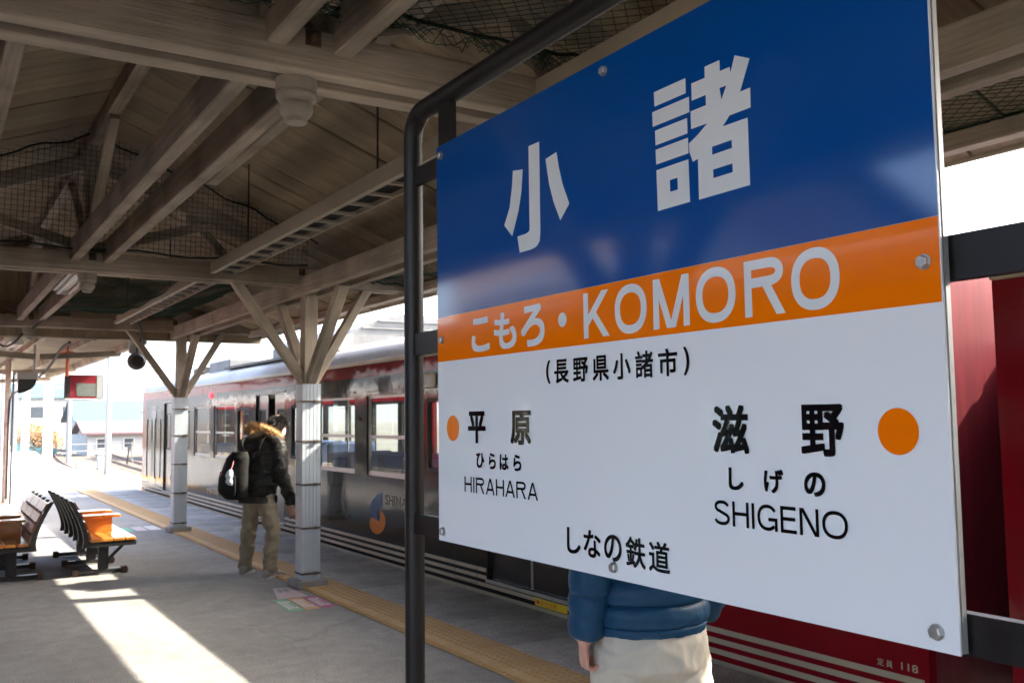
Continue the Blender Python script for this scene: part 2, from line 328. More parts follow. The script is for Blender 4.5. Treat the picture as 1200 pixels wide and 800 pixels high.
def copy_tree(o, parent=None):
    c = o.copy(); C.objects.link(c); ORG[c.name] = ORG.get(o.name, Vector((0, 0, 0)))
    if parent is not None: c.parent = parent
    for ch in list(o.children): copy_tree(ch, c)
    return c

# ------------------------------------------------------------------ ground, tracks, platform
g = MB().add([(-3000, -3000, -1.02), (3000, -3000, -1.02), (3000, 3000, -1.02), (-3000, 3000, -1.02)], [(0, 1, 2, 3)]).build('ground', 'ground')
tag(g, 'dry ballast and grass ground around the station yard', 'ground', kind='structure')

def platform_edge(y):            # the right edge swings out a little beyond the train
    return 4.34 if y < 24 else 4.34 + (y - 24) ** 2 * 0.00085
ys = [-14] + [24 + i * 3.0 for i in range(13)]
mb = MB()
vs = []
for y in ys: e = platform_edge(y); vs += [(-2.0, y, 0), (e, y, 0), (e, y, -1.1), (-2.0, y, -1.1)]
fs = []
for i in range(len(ys) - 1):
    for j in range(4): fs.append((i * 4 + j, i * 4 + (j + 1) % 4, (i + 1) * 4 + (j + 1) % 4, (i + 1) * 4 + j))
fs += [(0, 1, 2, 3), tuple((len(ys) - 1) * 4 + k for k in range(4))]
platform = mb.add(vs, fs).build('platform', 'asphalt')
tag(platform, 'dark asphalt island platform running beside the train', 'platform', kind='structure')
# concrete edge slabs, one by one
sl = MB().box(0, 0.836, 0, 0.892, 0.0, 0.012).mesh('slab', 'edge_concrete')
y = -2.4
while y < 36:
    o = link('slab', sl, platform); o.location = (3.502 + (platform_edge(y + .45) - 4.34), y, 0.0 + random.uniform(0, .002)); y += 0.9
# tactile paving: tile with a 5 x 5 field of studs and a raised bar on the platform side
def tactile_mesh():
    mb = MB().box(0, 0.405, 0, 0.297, 0, 0.014)
    return mb.mesh('tactile_tile', 'tactile')
def stud_mesh():
    mb = MB()
    for i in range(5):
        for j in range(5):
            cx = 0.145 + i * 0.057; cy = 0.034 + j * 0.0575
            n = 8; r0, r1 = 0.0165, 0.011
            vs = [(cx + r0 * math.cos(a), cy + r0 * math.sin(a), 0.014) for a in [2 * math.pi * k / n for k in range(n)]] + \
                 [(cx + r1 * math.cos(a), cy + r1 * math.sin(a), 0.019) for a in [2 * math.pi * k / n for k in range(n)]]
            mb.add(vs, [tuple(range(n, 2 * n))] + [(k, (k + 1) % n, n + (k + 1) % n, n + k) for k in range(n)])
    mb.box(0.012, 0.040, 0.012, 0.285, 0.014, 0.019)
    return mb.mesh('stud_field', 'tactile_stud')
tm, sm = tactile_mesh(), stud_mesh()
y = -1.5
while y < 30:
    o = link('tactile_tile', tm, platform); o.location = (3.095 + (platform_edge(y) - 4.34), y, 0.0)
    s_ = link('stud_field', sm, o)
    y += 0.3
# tracks
def track(x, y0, y1, label, curve=0.0, sleepers=True):
    t = thing('railway_track', label, 'track', (x, y0, -1.0), kind='structure')
    def xc(y): return x + max(0, y - 30) ** 2 * curve
    n = 24; yy = [y0 + (y1 - y0) * i / n for i in range(n + 1)]
    for s in (-1, 1):
        mb = MB()
        for i in range(n): mb.bar((xc(yy[i]) + s * .5335, yy[i], -.93), (xc(yy[i + 1]) + s * .5335, yy[i + 1], -.93), .065, .14)
        mb.build('rail', 'rail', t)
    if sleepers:
        mb = MB(); y = max(y0, 22)
        while y < min(y1, 110): mb.box(xc(y) - 1.05, xc(y) + 1.05, y, y + .22, -1.02, -.985); y += .62
        o = mb.build('sleepers', 'sleeper', t); o['kind'] = 'stuff'
track(5.87, -20, 150, 'track under the train beside the platform edge', 0.0009)
track(9.9, -20, 150, 'second track beyond the train', 0.0009)
track(13.8, 26, 150, 'third track beyond the train near the houses', 0.0009)
track(-3.55, -30, 150, 'track on the far left side of the platform', 0.0, False)

# distant hills
mb = MB(); nx, ny = 80, 12; vs = []; fs = []
rr = random.Random(3)
ph = [(rr.uniform(.0006, .006), rr.uniform(0, 6.3), rr.uniform(.2, 1)) for _ in range(14)]
for j in range(ny + 1):
    for i in range(nx + 1):
        x = -1500 + 3600 * i / nx; yy = 1500 + 1300 * j / ny
        h = sum(a / (1 + f * 500) * math.sin(x * f * 2 + p + yy * f * .5) for f, p, a in ph)
        t = j / ny
        vs.append((x, yy, -1.5 + (70 + 26 * h) * math.sin(math.pi * min(1, t * 1.1)) ** 1.2 + rr.uniform(0, 3) * t))
for j in range(ny):
    for i in range(nx): a = j * (nx + 1) + i; fs.append((a, a + 1, a + nx + 2, a + nx + 1))
o = mb.add(vs, fs).build('hills', 'hill', smooth=True); tag(o, 'pale wooded hills on the horizon', 'hills', kind='structure')

# ------------------------------------------------------------------ wooden platform canopy
XR, ZR, SL = 1.18, 4.12, 0.38          # ridge position, underside height and slope of the boarding
def zroof(x): return ZR - SL * abs(x - XR)
XP = (3.20, -0.84)                      # right and left post rows
TY = (-7.48, -2.02, 3.43, 8.885, 14.33)  # truss lines
CAN0, CAN1 = -9.0, 14.55
EAVE = 4.48
canopy = thing('platform_canopy', 'old cream painted timber platform canopy with gabled board roof', 'canopy', (XR, 3.43, 0))
# roof covering above the boards
mb = MB()
for sx in (1, -1):
    e = XR + sx * (EAVE - XR)
    mb.add([(XR, CAN0, ZR + .06), (e, CAN0, zroof(e) + .06), (e, CAN1, zroof(e) + .06), (XR, CAN1, ZR + .06),
            (XR, CAN0, ZR + .12), (e, CAN0, zroof(e) + .10), (e, CAN1, zroof(e) + .10), (XR, CAN1, ZR + .12)],
           [(0, 3, 2, 1), (4, 5, 6, 7), (0, 1, 5, 4), (1, 2, 6, 5), (2, 3, 7, 6), (3, 0, 4, 7)])
mb.build('roofing', 'roof_metal', canopy)
# boards running down the slope
for sx in (1, -1):
    y = 0.6
    while y < CAN1 - .05:
        w = 0.296; e = XR + sx * (EAVE - .03 - XR); dz = random.uniform(-.007, .007)
        p = (XR + sx * .01, y + w / 2, ZR + .02 + dz); q = (e, y + w / 2, zroof(e) + .02 + dz)
        timber('roof_board', p, q, w - random.choice((.008, .012, .020, .012)), .03, 'board_wood', canopy, ch=.004)
        y += 0.30
# ridge purlin, side purlins, eave members
Y0, Y1 = -8.9, 14.30
def long_timber(name, x, z, w, h, y0=Y0, y1=Y1, mat='beam_wood'):
    return timber(name, (x, y0, z), (x, y1, z), w, h, mat, canopy)
long_timber('ridge_purlin', XR, ZR - .075, .095, .14)
for sx in (1, -1):
    xx = XR + sx * .82; long_timber('purlin', xx, zroof(xx) - .09, .10, .16, y1=8.0 if sx > 0 else 14.3)
    xx = XR + sx * 1.72; long_timber('purlin', xx, zroof(xx) - .07, .09, .12)
    xx = XR + sx * 2.55; long_timber('purlin', xx, zroof(xx) - .065, .09, .11)
    xx = XR + sx * 3.05; long_timber('purlin', xx, zroof(xx) - .055, .09, .09)
    xx = XR + sx * 3.275; timber('fascia_board', (xx, CAN0, 2.93), (xx, CAN1, 2.93), .028, .14, 'beam_wood', canopy)
# twin plates clasping the posts, and the twin beams along the middle
for xp in XP:
    for d in (-.105, .105):
        timber('plate_beam', (xp + d, CAN0, 2.895), (xp + d, 14.42, 2.895), .075, .17, 'beam_wood', canopy)
for x in (1.06, 1.32):
    timber('middle_beam', (x, CAN0, 3.075), (x, 14.25, 3.075), .075, .185, 'beam_wood', canopy)
timber('hung_beam', (1.625, CAN0, 3.285), (1.625, 6.45, 3.285), .08, .15, 'beam_wood', canopy)
# trusses
for ti, ty in enumerate(TY):
    for d in (-.085, .085):
        timber('tie_beam', (XR - 3.15, ty + d, 2.985), (XR + 3.15, ty + d, 2.985), .085, .165, 'beam_wood', canopy)
    timber('king_post', (XR, ty, 2.93), (XR, ty, ZR - .15), .085, .085, 'beam_wood', canopy, up=(0, 1, 0))
    for sx in (1, -1):
        e = XR + sx * 2.15
        timber('principal_rafter', (XR + sx * .05, ty, ZR - .24), (e, ty, zroof(e) - .22), .08, .13, 'beam_wood', canopy)
        timber('strut', (XR + sx * .05, ty, 3.12), (XR + sx * 1.05, ty, zroof(XR + 1.05) - .30), .08, .09, 'beam_wood', canopy)
        timber('strut', (XR + sx * 1.25, ty, 3.08), (XR + sx * .85, ty, zroof(XR + .85) - .29), .075, .075, 'beam_wood', canopy)
        if 0 < ti:
            timber('ridge_brace', (XR, ty - .12, 3.18), (XR, ty - 1.25, ZR - .16), .075, .075, 'beam_wood', canopy, up=(1, 0, 0)) if sx > 0 else None
        if ti < 4 and sx > 0:
            timber('ridge_brace', (XR, ty + .12, 3.18), (XR, ty + 1.25, ZR - .16), .075, .075, 'beam_wood', canopy, up=(1, 0, 0))
    # turned pendant under the king post
    pend = MB().lathe([(.078, 0), (.079, -.052), (.072, -.053), (.072, -.060), (.077, -.062), (.077, -.072), (.066, -.086), (.052, -.094), (.052, -.100), (.062, -.103), (.064, -.118), (.060, -.134), (.048, -.148), (.040, -.150), (.040, -.168), (.034, -.172)],
                      (XR, ty, 2.905), 28)
    pend.build('pendant', 'pendant_paint', canopy, True)
    for bx in (XR + .02, XR + 1.9, XR - 1.9):
        MB().box(bx - .03, bx + .03, ty - .1345, ty - .1285, 3.0, 3.06).lathe([(.016, -.135), (.016, -.155), (.008, -.16)], (bx, ty, 3.03), 8, 'y').build('iron_washer', 'iron', canopy)

def corrugated(mb, p0, du, w, n, out, z0, z1, d=.004):
    """vertical-ribbed sheet: profile along du (unit), facing out (unit)"""
    prof = []
    for i in range(n):
        a = w * i / n; st = w / n
        prof += [(a, 0), (a + st * .86, 0), (a + st * .90, -d), (a + st * .96, -d)]
    prof.append((w, 0))
    vs = []; fs = []
    for a, h in prof:
        q = p0 + du * a + out * h
        vs += [(q.x, q.y, z0), (q.x, q.y, z1)]
    for i in range(len(prof) - 1): fs.append((2 * i, 2 * i + 2, 2 * i + 3, 2 * i + 1))
    # thickness: back sheet
    b = len(vs)
    for zz in (z0, z1):
        q0 = p0 + out * (-.012); q1 = p0 + du * w + out * (-.012)
        vs += [(q0.x, q0.y, zz), (q1.x, q1.y, zz)]
    fs += [(b, b + 2, b + 3, b + 1)]
    mb.add(vs, fs)
def clad_post(x, y, hw):
    cl = MB()
    for du, out in (((1, 0), (0, -1)), ((-1, 0), (0, 1)), ((0, -1), (-1, 0)), ((0, 1), (1, 0))):
        du = Vector((*du, 0)); out = Vector((*out, 0))
        corrugated(cl, Vector((x, y, 0)) + out * hw - du * hw, du, hw * 2, 5, out, .076, 1.945)
    cl.box(x - hw + .002, x + hw - .002, y - hw + .002, y + hw - .002, 1.925, 1.940)
    c = cl.build('cladding', 'cladding', canopy)
    for z in (.13, .56, .975, 1.39, 1.775):
        s = MB(); h = hw + .003
        for (a, b, cc, d) in ((-h, h, -h - .002, -h), (-h, h, h, h + .002), (-h - .002, -h, -h, h), (h, h + .002, -h, h)):
            s.box(x + a, x + b, y + cc, y + d, z - .009, z + .009)
        s.bbox(x + .02, x + .065, y - h - .016, y - h - .002, z - .013, z + .015, .003)
        s.build('strap', 'strap', canopy)
def column(x, y, clad=True):
    timber('post', (x, y, 0.05), (x, y, 3.0), .135, .135, 'beam_wood', canopy, up=(0, 1, 0))
    MB().bbox(x - .155, x + .155, y - .155, y + .155, 0.0, .075, .012).build('plinth', 'concrete', canopy)
    hw = .092
    if clad: clad_post(x, y, hw)
    # braces
    sgn = 1 if x > XR else -1
    timber('brace', (x - sgn * .05, y, 1.97), (x - sgn * .74, y, 2.93), .085, .10, 'beam_wood', canopy, up=(0, 1, 0))
    timber('brace', (x + sgn * .05, y, 1.97), (x + sgn * .62, y, 2.93), .085, .10, 'beam_wood', canopy, up=(0, 1, 0))
    for d in (-1, 1):
        if y + d * 1.0 < 14.5:
            timber('brace', (x, y + d * .05, 1.97), (x, y + d * .90, 2.83), .085, .10, 'beam_wood', canopy, up=(1, 0, 0))
    MB().lathe([(.018, -.085), (.018, -.10), (.010, -.105)], (x + .05, y, 2.16), 8, 'y').build('brace_bolt', 'iron', canopy)
for ty in TY:
    for xp in XP:
        if (xp, ty) == (3.20, 3.43): column(3.14, 3.52, False)
        else: column(xp, ty)
# small notice sticker on the near post
MB().box(3.1065, 3.1075, 8.86, 8.92, 1.20, 1.36).build('notice', 'st_white', canopy)
# gable end of upright planks
x = XR - 3.2
while x < XR + 3.15:
    w = random.choice((.135, .14, .145)); xm = x + w / 2
    timber('gable_plank', (xm, 14.43, 2.775), (xm, 14.43, zroof(xm) - .005), .022, w - .006, 'plank_wood', canopy, up=(1, 0, 0), ch=.003)
    x += w
MB().extrude_y([(XR - 3.2, 2.80), (XR + 3.2, 2.80), (XR + 3.2, zroof(XR + 3.2) + .04), (XR, ZR + .04), (XR - 3.2, zroof(XR - 3.2) + .04)], 14.447, 14.46).build('gable_backing', 'plank_wood', canopy)
timber('gable_rail', (XR - 3.2, 14.41, 2.79), (XR + 3.2, 14.41, 2.79), .02, .03, 'beam_wood', canopy)
MB().box(1.62, 2.18, 13.6, 13.63, 2.97, 3.42).build('hung_panel', 'board_wood', canopy)

# ------------------------------------------------------------------ second, lower canopy beyond the gable
fc = thing('far_canopy', 'low narrow canopy on single posts beyond the gable end', 'canopy', (1.47, 21.4, 0))
F0, F1 = 14.62, 26.5
def zf(x): return 2.93 - .11 * abs(x - 1.47)
mb = MB()
for a, b in ((1.47, 2.72), (.2, 1.47)):
    mb.add([(a, F0, zf(a) + .03), (b, F0, zf(b) + .03), (b, F1, zf(b) + .03), (a, F1, zf(a) + .03), (a, F0, zf(a) + .07), (b, F0, zf(b) + .07), (b, F1, zf(b) + .07), (a, F1, zf(a) + .07)],
           [(0, 3, 2, 1), (4, 5, 6, 7), (0, 1, 5, 4), (1, 2, 6, 5), (2, 3, 7, 6), (3, 0, 4, 7)])
mb.build('roofing', 'roof_metal', fc)
y = F0
while y < F1 - .1:
    for a, b in ((1.47, 2.70), (1.47, .22)):
        timber('roof_board', (a, y + .14, zf(a) + .012), (b, y + .14, zf(b) + .012), .27, .022, 'board_wood', fc, ch=.003)
    y += .28
for x in (1.47, .95, 2.05, 2.62, .28):
    timber('purlin', (x, F0, zf(x) - .05), (x, F1, zf(x) - .05), .07, .09, 'beam_wood', fc)
timber('gutter', (2.74, F0, zf(2.74) - .01), (2.74, F1, zf(2.74) - .01), .07, .09, 'zinc', fc)
for y in (16.2, 21.4, 26.0):
    for s in (-1, 1): timber('arm', (1.47 + s * .03, y, 2.62), (1.47 + s * 1.2, y, zf(2.67) - .1), .06, .09, 'beam_wood', fc)
    if y > 17: MB().tube([(1.42, y, 0), (1.42, y, 2.85)], .055, 14).lathe([(.12, 0), (.12, .015), (.06, .03)], (1.42, y, 0), 14).build('post', 'rust_post', fc, True)
MB().tube([(1.51, 21.3, 0), (1.51, 21.3, 2.6)], .016, 8).build('conduit', 'cable', fc, True)

# ------------------------------------------------------------------ bird nets
def wires(mb, p, q, r=.0016, seg=8, sag=0.0, jit=.006):
    p = Vector(p); q = Vector(q); n = max(2, int((q - p).length * seg))
    pts = []
    for i in range(n + 1):
        t = i / n; v = p.lerp(q, t); v.z -= sag * 4 * t * (1 - t)
        v += Vector((random.uniform(-jit, jit), random.uniform(-jit, jit), random.uniform(-jit, jit))); pts.append(v)
    mb.tube(pts, r, 3, False)
def clipline(a, b, x0, x1, y0, y1):
    t0, t1 = 0.0, 1.0; dx, dy = b[0] - a[0], b[1] - a[1]
    for p, q in ((-dx, a[0] - x0), (dx, x1 - a[0]), (-dy, a[1] - y0), (dy, y1 - a[1])):
        if abs(p) < 1e-9:
            if q < 0: return None
        else:
            t = q / p
            if p < 0: t0 = max(t0, t)
            else: t1 = min(t1, t)
    if t0 >= t1: return None
    return (a[0] + dx * t0, a[1] + dy * t0), (a[0] + dx * t1, a[1] + dy * t1)
def sagz(x, y, x0, x1, y0, y1, z, s):
    u = (x - x0) / (x1 - x0); v = (y - y0) / (y1 - y0); return z - s * 16 * u * (1 - u) * v * (1 - v) + .012 * math.sin(x * 9 + y * 5)
def flat_net(name, x0, x1, y0, y1, z, pitch, r, sag, mat, label, diag=True):
    mb = MB()
    if diag:
        k = x0 - (y1 - y0)
        lines = []
        while k < x1 + 0: lines.append(((k, y0), (k + (y1 - y0) * .9, y1))); k += pitch * 1.35
        k = x0
        while k < x1 + (y1 - y0): lines.append(((k, y0), (k - (y1 - y0) * .9, y1))); k += pitch * 1.35
    else:
        lines = [((x0 + i * pitch, y0), (x0 + i * pitch, y1)) for i in range(int((x1 - x0) / pitch) + 1)] + [((x0, y0 + i * pitch), (x1, y0 + i * pitch)) for i in range(int((y1 - y0) / pitch) + 1)]
    for a, b in lines:
        c = clipline(a, b, x0, x1, y0, y1)
        if not c: continue
        (ax, ay), (bx, by) = c; L = math.hypot(bx - ax, by - ay)
        if L < .05: continue
        n = max(2, int(L * 4)); pts = []
        for i in range(n + 1):
            t = i / n; x, y = ax + (bx - ax) * t, ay + (by - ay) * t
            x += .012 * math.sin(y * 7 + x * 3); y += .012 * math.sin(x * 6 + 1)
            pts.append((x, y, sagz(x, y, x0, x1, y0, y1, z, sag)))
        mb.tube(pts, r, 3, False)
    t = thing(name, label, 'net', (x0, y0, z - .3))
    mb.build('mesh', mat, t)
    rope = MB()
    for a, b in (((x0, y0), (x1, y0)), ((x1, y0), (x1, y1)), ((x1, y1), (x0, y1)), ((x0, y1), (x0, y0))):
        n = 40; rope.tube([(a[0] + (b[0] - a[0]) * i / n + random.uniform(-.012, .012), a[1] + (b[1] - a[1]) * i / n + random.uniform(-.012, .012), z + .01 + random.uniform(-.015, .01)) for i in range(n + 1)], .008, 6, False)
    rope.build('edge_rope', 'net_dark', t, True)
    return t
nn = flat_net('bird_net', -.70, 3.02, -.4, 3.26, 3.17, .052, .0021, .05, 'net', 'green diamond mesh bird net under the roof behind the sign top')
# bunched net lying along the first tie beam
mb = MB()
for k in range(70):
    x = random.uniform(-.6, 2.9); L = random.uniform(.25, .7); pts = []
    for i in range(9): pts.append((x + L * i / 8, 3.24 + random.uniform(-.035, .03), 3.135 + random.uniform(-.05, .03)))
    mb.tube(pts, .0022, 3, False)
mb.build('bunched_mesh', 'net', nn)
flat_net('bird_net', 1.42, 3.02, 9.1, 14.1, 3.10, .045, .0028, .10, 'net', 'green bird net slung over the bay before the gable planks', diag=False)
flat_net('bird_net', 3.36, 4.35, .3, 8.7, 2.96, .05, .0022, .02, 'net', 'narrow green bird net along the eave above the train', diag=True)
# upright net in front of the second truss
t = thing('bird_net', 'dark upright bird net hung in the second roof truss', 'net', (XR, 8.62, 3.1))
mb = MB(); p = .045
x = XR - 2.3
while x < XR + 1.9:
    zt = zroof(x) - .02 if abs(x - XR) > .05 else ZR - .1
    wires(mb, (x, 8.60, 3.08), (x + .02, 8.60, zt), .0021, 5, 0, .003); x += p
z = 3.08
while z < ZR - .05:
    hx = (ZR - z) / SL
    wires(mb, (max(XR - hx, XR - 2.3), 8.60, z), (min(XR + hx, XR + 1.9), 8.60, z), .0021, 5, .01, .003); z += p
mb.build('mesh', 'net_dark', t)
rp = MB()
for sx in (1, -1): rp.tube([(XR + sx * 2.0 * i / 20, 8.595, zroof(XR + 2.0 * i / 20) - .03 - .04 * math.sin(i * .7) ** 2) for i in range(21)], .009, 6)
rp.tube([(XR - 2.3 + 4.2 * i / 30, 8.59, 3.085 - .03 * math.sin(i * .5) ** 2) for i in range(31)], .009, 6)
rp.build('edge_rope', 'net_dark', t, True)

# ------------------------------------------------------------------ station name sign
SX = 1.0
YL, YRr, ZB, ZT = 1.918, 0.652, 1.325, 2.230
sign = thing('station_sign', 'large blue, orange and white station name board in a black pipe frame', 'sign', (1.03, 1.28, 0))
MB().box(SX, SX + .003, YRr, YL, ZB, ZT).build('board', 'sign_white', sign)
MB().box(SX + .0035, SX + .0075, YRr + .006, YL - .004, ZB + .004, ZT - .004).build('board_core', 'dark', sign)
MB().box(SX + .008, SX + .0165, YRr + .001, YL - .003, ZB + .001, ZT - .001).build('board_tray', 'alu', sign)
MB().box(SX - .0006, SX - .0001, YRr + .0015, YL, 1.829, ZT).build('blue_field', 'sign_blue', sign)
MB().box(SX - .0006, SX - .0001, YRr + .0015, YL, 1.7275, 1.8285).build('orange_band', 'sign_orange', sign)
LX = SX - .0012
def disc(mb, cy, cz, r, x=LX, n=48): mb.add([(x, cy + r * math.cos(2 * math.pi * i / n), cz + r * math.sin(2 * math.pi * i / n)) for i in range(n)], [tuple(range(n))])
for cy in (.719, 1.847): mb = MB(); disc(mb, cy, 1.577, .0283); mb.build('orange_dot', 'sign_orange', sign)
def poly_part(name, polys, mat, parent, x=LX):
    mb = MB()
    for rings in polys:
        vv = [[Vector((a, b, 0)) for a, b in r] for r in rings]; flat = [p for r in rings for p in r]
        mb.add([(x, a, b) for a, b in flat], [tuple(t) for t in tessellate_polygon(vv)])
    return mb.build(name, mat, parent)
KO = [[(1.5833, 2.0976), (1.5464, 2.0921), (1.553, 2.0462), (1.5639, 2.012), (1.5887, 1.9641), (1.6193, 1.9917), (1.5976, 2.0247), (1.5875, 2.0658)]]
KO2 = [[(1.5245, 2.1333), (1.4862, 2.1331), (1.4867, 1.956), (1.4892, 1.9389), (1.4955, 1.9325), (1.5042, 1.9285), (1.5201, 1.9263), (1.5615, 1.9262), (1.5696, 1.9602), (1.5354, 1.9609), (1.5256, 1.964), (1.5244, 1.9697)]]
KO3 = [[(1.4655, 2.0931), (1.4281, 2.0978), (1.422, 2.0699), (1.4103, 2.033), (1.3895, 1.9914), (1.4191, 1.9651), (1.4406, 2.0052), (1.4546, 2.0428)]]
poly_part('large_character', [KO, KO2, KO3], 'sign_letter', sign)
MO = [[[(1.147, 2.1272), (1.0717, 2.1272), (1.0717, 2.103), (1.1465, 2.103)]], [[(1.1525, 2.0952), (1.0648, 2.0952), (1.0648, 2.0706), (1.1518, 2.0706)]],
      [[(1.1466, 2.0627), (1.0702, 2.0627), (1.0702, 2.0382), (1.1462, 2.0382)]], [[(1.1463, 2.031), (1.0695, 2.031), (1.0695, 2.0063), (1.1455, 2.0063)]],
      [[(1.1454, 1.9968), (1.0699, 1.9968), (1.0688, 1.9294), (1.1443, 1.9294)], [(1.1138, 1.9736), (1.1138, 1.9545), (1.0958, 1.9545), (1.0958, 1.9736)]],
      [[(1.0287, 2.1311), (0.9967, 2.1311), (0.9967, 2.114), (0.9764, 2.1138), (0.975, 2.1049), (0.9655, 2.1277), (0.9365, 2.1133), (0.9572, 2.0702), (0.9372, 2.0702), (0.9375, 2.041), (0.9796, 2.041), (0.9942, 2.0283), (0.9440, 2.0278), (0.9435, 1.9285), (1.0487, 1.9285), (1.0488, 1.9924), (1.0601, 1.9904), (1.0672, 2.0075), (1.068, 2.0211), (1.0466, 2.0303), (1.0265, 2.0420), (1.0620, 2.0427), (1.0620, 2.0707), (1.0279, 2.0707), (1.0279, 2.0869), (1.0587, 2.0869), (1.0587, 2.1142), (1.0288, 2.1138)],
       [(0.9985, 2.0885), (0.9949, 2.07), (0.9843, 2.0880)], [(1.0178, 2.0033), (1.0178, 1.9911), (0.9768, 1.9911), (0.9768, 2.0033)], [(1.0168, 1.9680), (1.0167, 1.9549), (0.9765, 1.9549), (0.9765, 1.9680)]]]
poly_part('large_character', MO, 'sign_letter', sign)
def clip_box(poly):
    for ax, lim, sg in ((1, 0.0, 1), (1, 1.0, -1)):
        out = []
        for i in range(len(poly)):
            a, b = poly[i - 1], poly[i]; ia = (a[ax] - lim) * sg >= 0; ib = (b[ax] - lim) * sg >= 0
            if ia != ib: t = (lim - a[ax]) / (b[ax] - a[ax]); out.append((a[0] + (b[0] - a[0]) * t, lim))
            if ib: out.append(b)
        poly = out
        if not poly: break
    return poly
def arc_pts(cx, cy, rx, ry, a0, a1, n=24, e=2.25):
    out = []
    for i in range(n + 1):
        a = R(a0 + (a1 - a0) * i / n); c, s_ = math.cos(a), math.sin(a)
        out.append((cx + rx * math.copysign(abs(c) ** (2 / e), c), cy + ry * math.copysign(abs(s_) ** (2 / e), s_)))
    return out
def letter(ch, a, w):
    """plain grotesque capitals of height 1, width a, stem w: list of centre lines"""
    h = w / 2; st = [(h, 0), (h, 1)]
    if ch == 'I': return [[(a / 2, 0), (a / 2, 1)]]
    if ch == 'H': return [st, [(a - h, 0), (a - h, 1)], [(h, .52), (a - h, .52)]]
    if ch == 'E': return [st, [(h, h), (a, h)], [(h, .53), (a * .93, .53)], [(h, 1 - h), (a * .98, 1 - h)]]
    if ch == 'N': return [st, [(a - h, 0), (a - h, 1)], [(h * .9, 1.08), (a - h * .9, -.08)]]
    if ch == 'M': return [st, [(a - h, 0), (a - h, 1)], [(h * .8, 1.1), (a / 2 + .01, -.12)], [(a - h * .8, 1.1), (a / 2 - .01, -.12)]]
    if ch == 'A': return [[(h * .55 - .03, -.08), (a / 2 + .012, 1.05)], [(a - h * .55 + .03, -.08), (a / 2 - .012, 1.05)], [(a * .2, .31), (a * .8, .31)]]
    if ch == 'K': return [st, [(h, .30), (a - h * .9, 1.08)], [(a * .36, .56), (a - h * .6, -.08)]]
    if ch == 'O': return [arc_pts(a / 2, .5, a / 2 - h, .5 - h, 0, 360, 48)]
    if ch == 'R': return [st, [(h, 1 - h)] + arc_pts(a * .60, .755, a * .36 - h, .245 - h, 90, -90, 16) + [(h, .51 + h)], [(a * .52, .58), (a - h * .75, -.08)]]
    if ch == 'S': return [arc_pts(a / 2, .745, a * .46 - h, .255 - h, 8, 90, 8) + arc_pts(a / 2, .745, a * .46 - h, .255 - h, 90, 240, 14)[1:] + [(a / 2, .515)] + arc_pts(a / 2, .268, a * .49 - h, .268 - h, 60, -90, 14) + arc_pts(a / 2, .268, a * .49 - h, .268 - h, -90, -172, 8)[1:]]
    if ch == 'G': return [arc_pts(a / 2, .5, a / 2 - h, .5 - h, 32, 318, 40), [(a - h, 0), (a - h, .45)], [(a * .55, .45 - h * .2), (a, .45 - h * .2)]]
def stroke_letter(mb, ch, a, w, fn):
    for k, pl in enumerate(letter(ch, a, w)):
        n = len(pl); closed = n > 4 and abs(pl[0][0] - pl[-1][0]) < 1e-6 and abs(pl[0][1] - pl[-1][1]) < 1e-6
        P = [Vector((x, y, 0)) for x, y in pl]; L, Rr_ = [], []
        for i in range(n):
            a_ = P[i - 1] if i > 0 else (P[n - 2] if closed else P[0] * 2 - P[1]); b_ = P[i + 1] if i < n - 1 else (P[1] if closed else P[-1] * 2 - P[-2])
            d1 = (P[i] - a_).normalized(); d2 = (b_ - P[i]).normalized(); t_ = (d1 + d2).normalized(); nn_ = Vector((-t_.y, t_.x, 0)); m_ = w / 2 / max(.5, nn_.dot(Vector((-d1.y, d1.x, 0))))
            L.append(P[i] + nn_ * m_); Rr_.append(P[i] - nn_ * m_)
        for i in range(n - 1):
            q = clip_box([(v.x, v.y) for v in (L[i], L[i + 1], Rr_[i + 1], Rr_[i])])
            if len(q) > 2: mb.add([Vector(fn(x, y)) + Vector((-1, 0, 0)) * (k * 2e-5) for x, y in q], [tuple(range(len(q)))])
ADV = {'K': .98, 'O': 1.02, 'M': 1.05, 'R': .92, 'H': .80, 'I': .20, 'A': .86, 'S': .80, 'G': .92, 'E': .70, 'N': .80}
def roman(name, word, yl, yr, zb, zt, w, gap, mat):
    hgt = zt - zb; wid = [ADV[c] if c != 'I' else w for c in word]; tot = sum(wid) + gap * (len(word) - 1); k = (yl - yr) / tot; x = 0
    for c, a in zip(word, wid):
        mb = MB(); a_m = a * k / hgt          # width in units of the cap height
        stroke_letter(mb, c, a_m, w, lambda u, v: (LX, yl - x * k - u * hgt, zb + v * hgt)); mb.build(name, mat, sign); x += a + gap
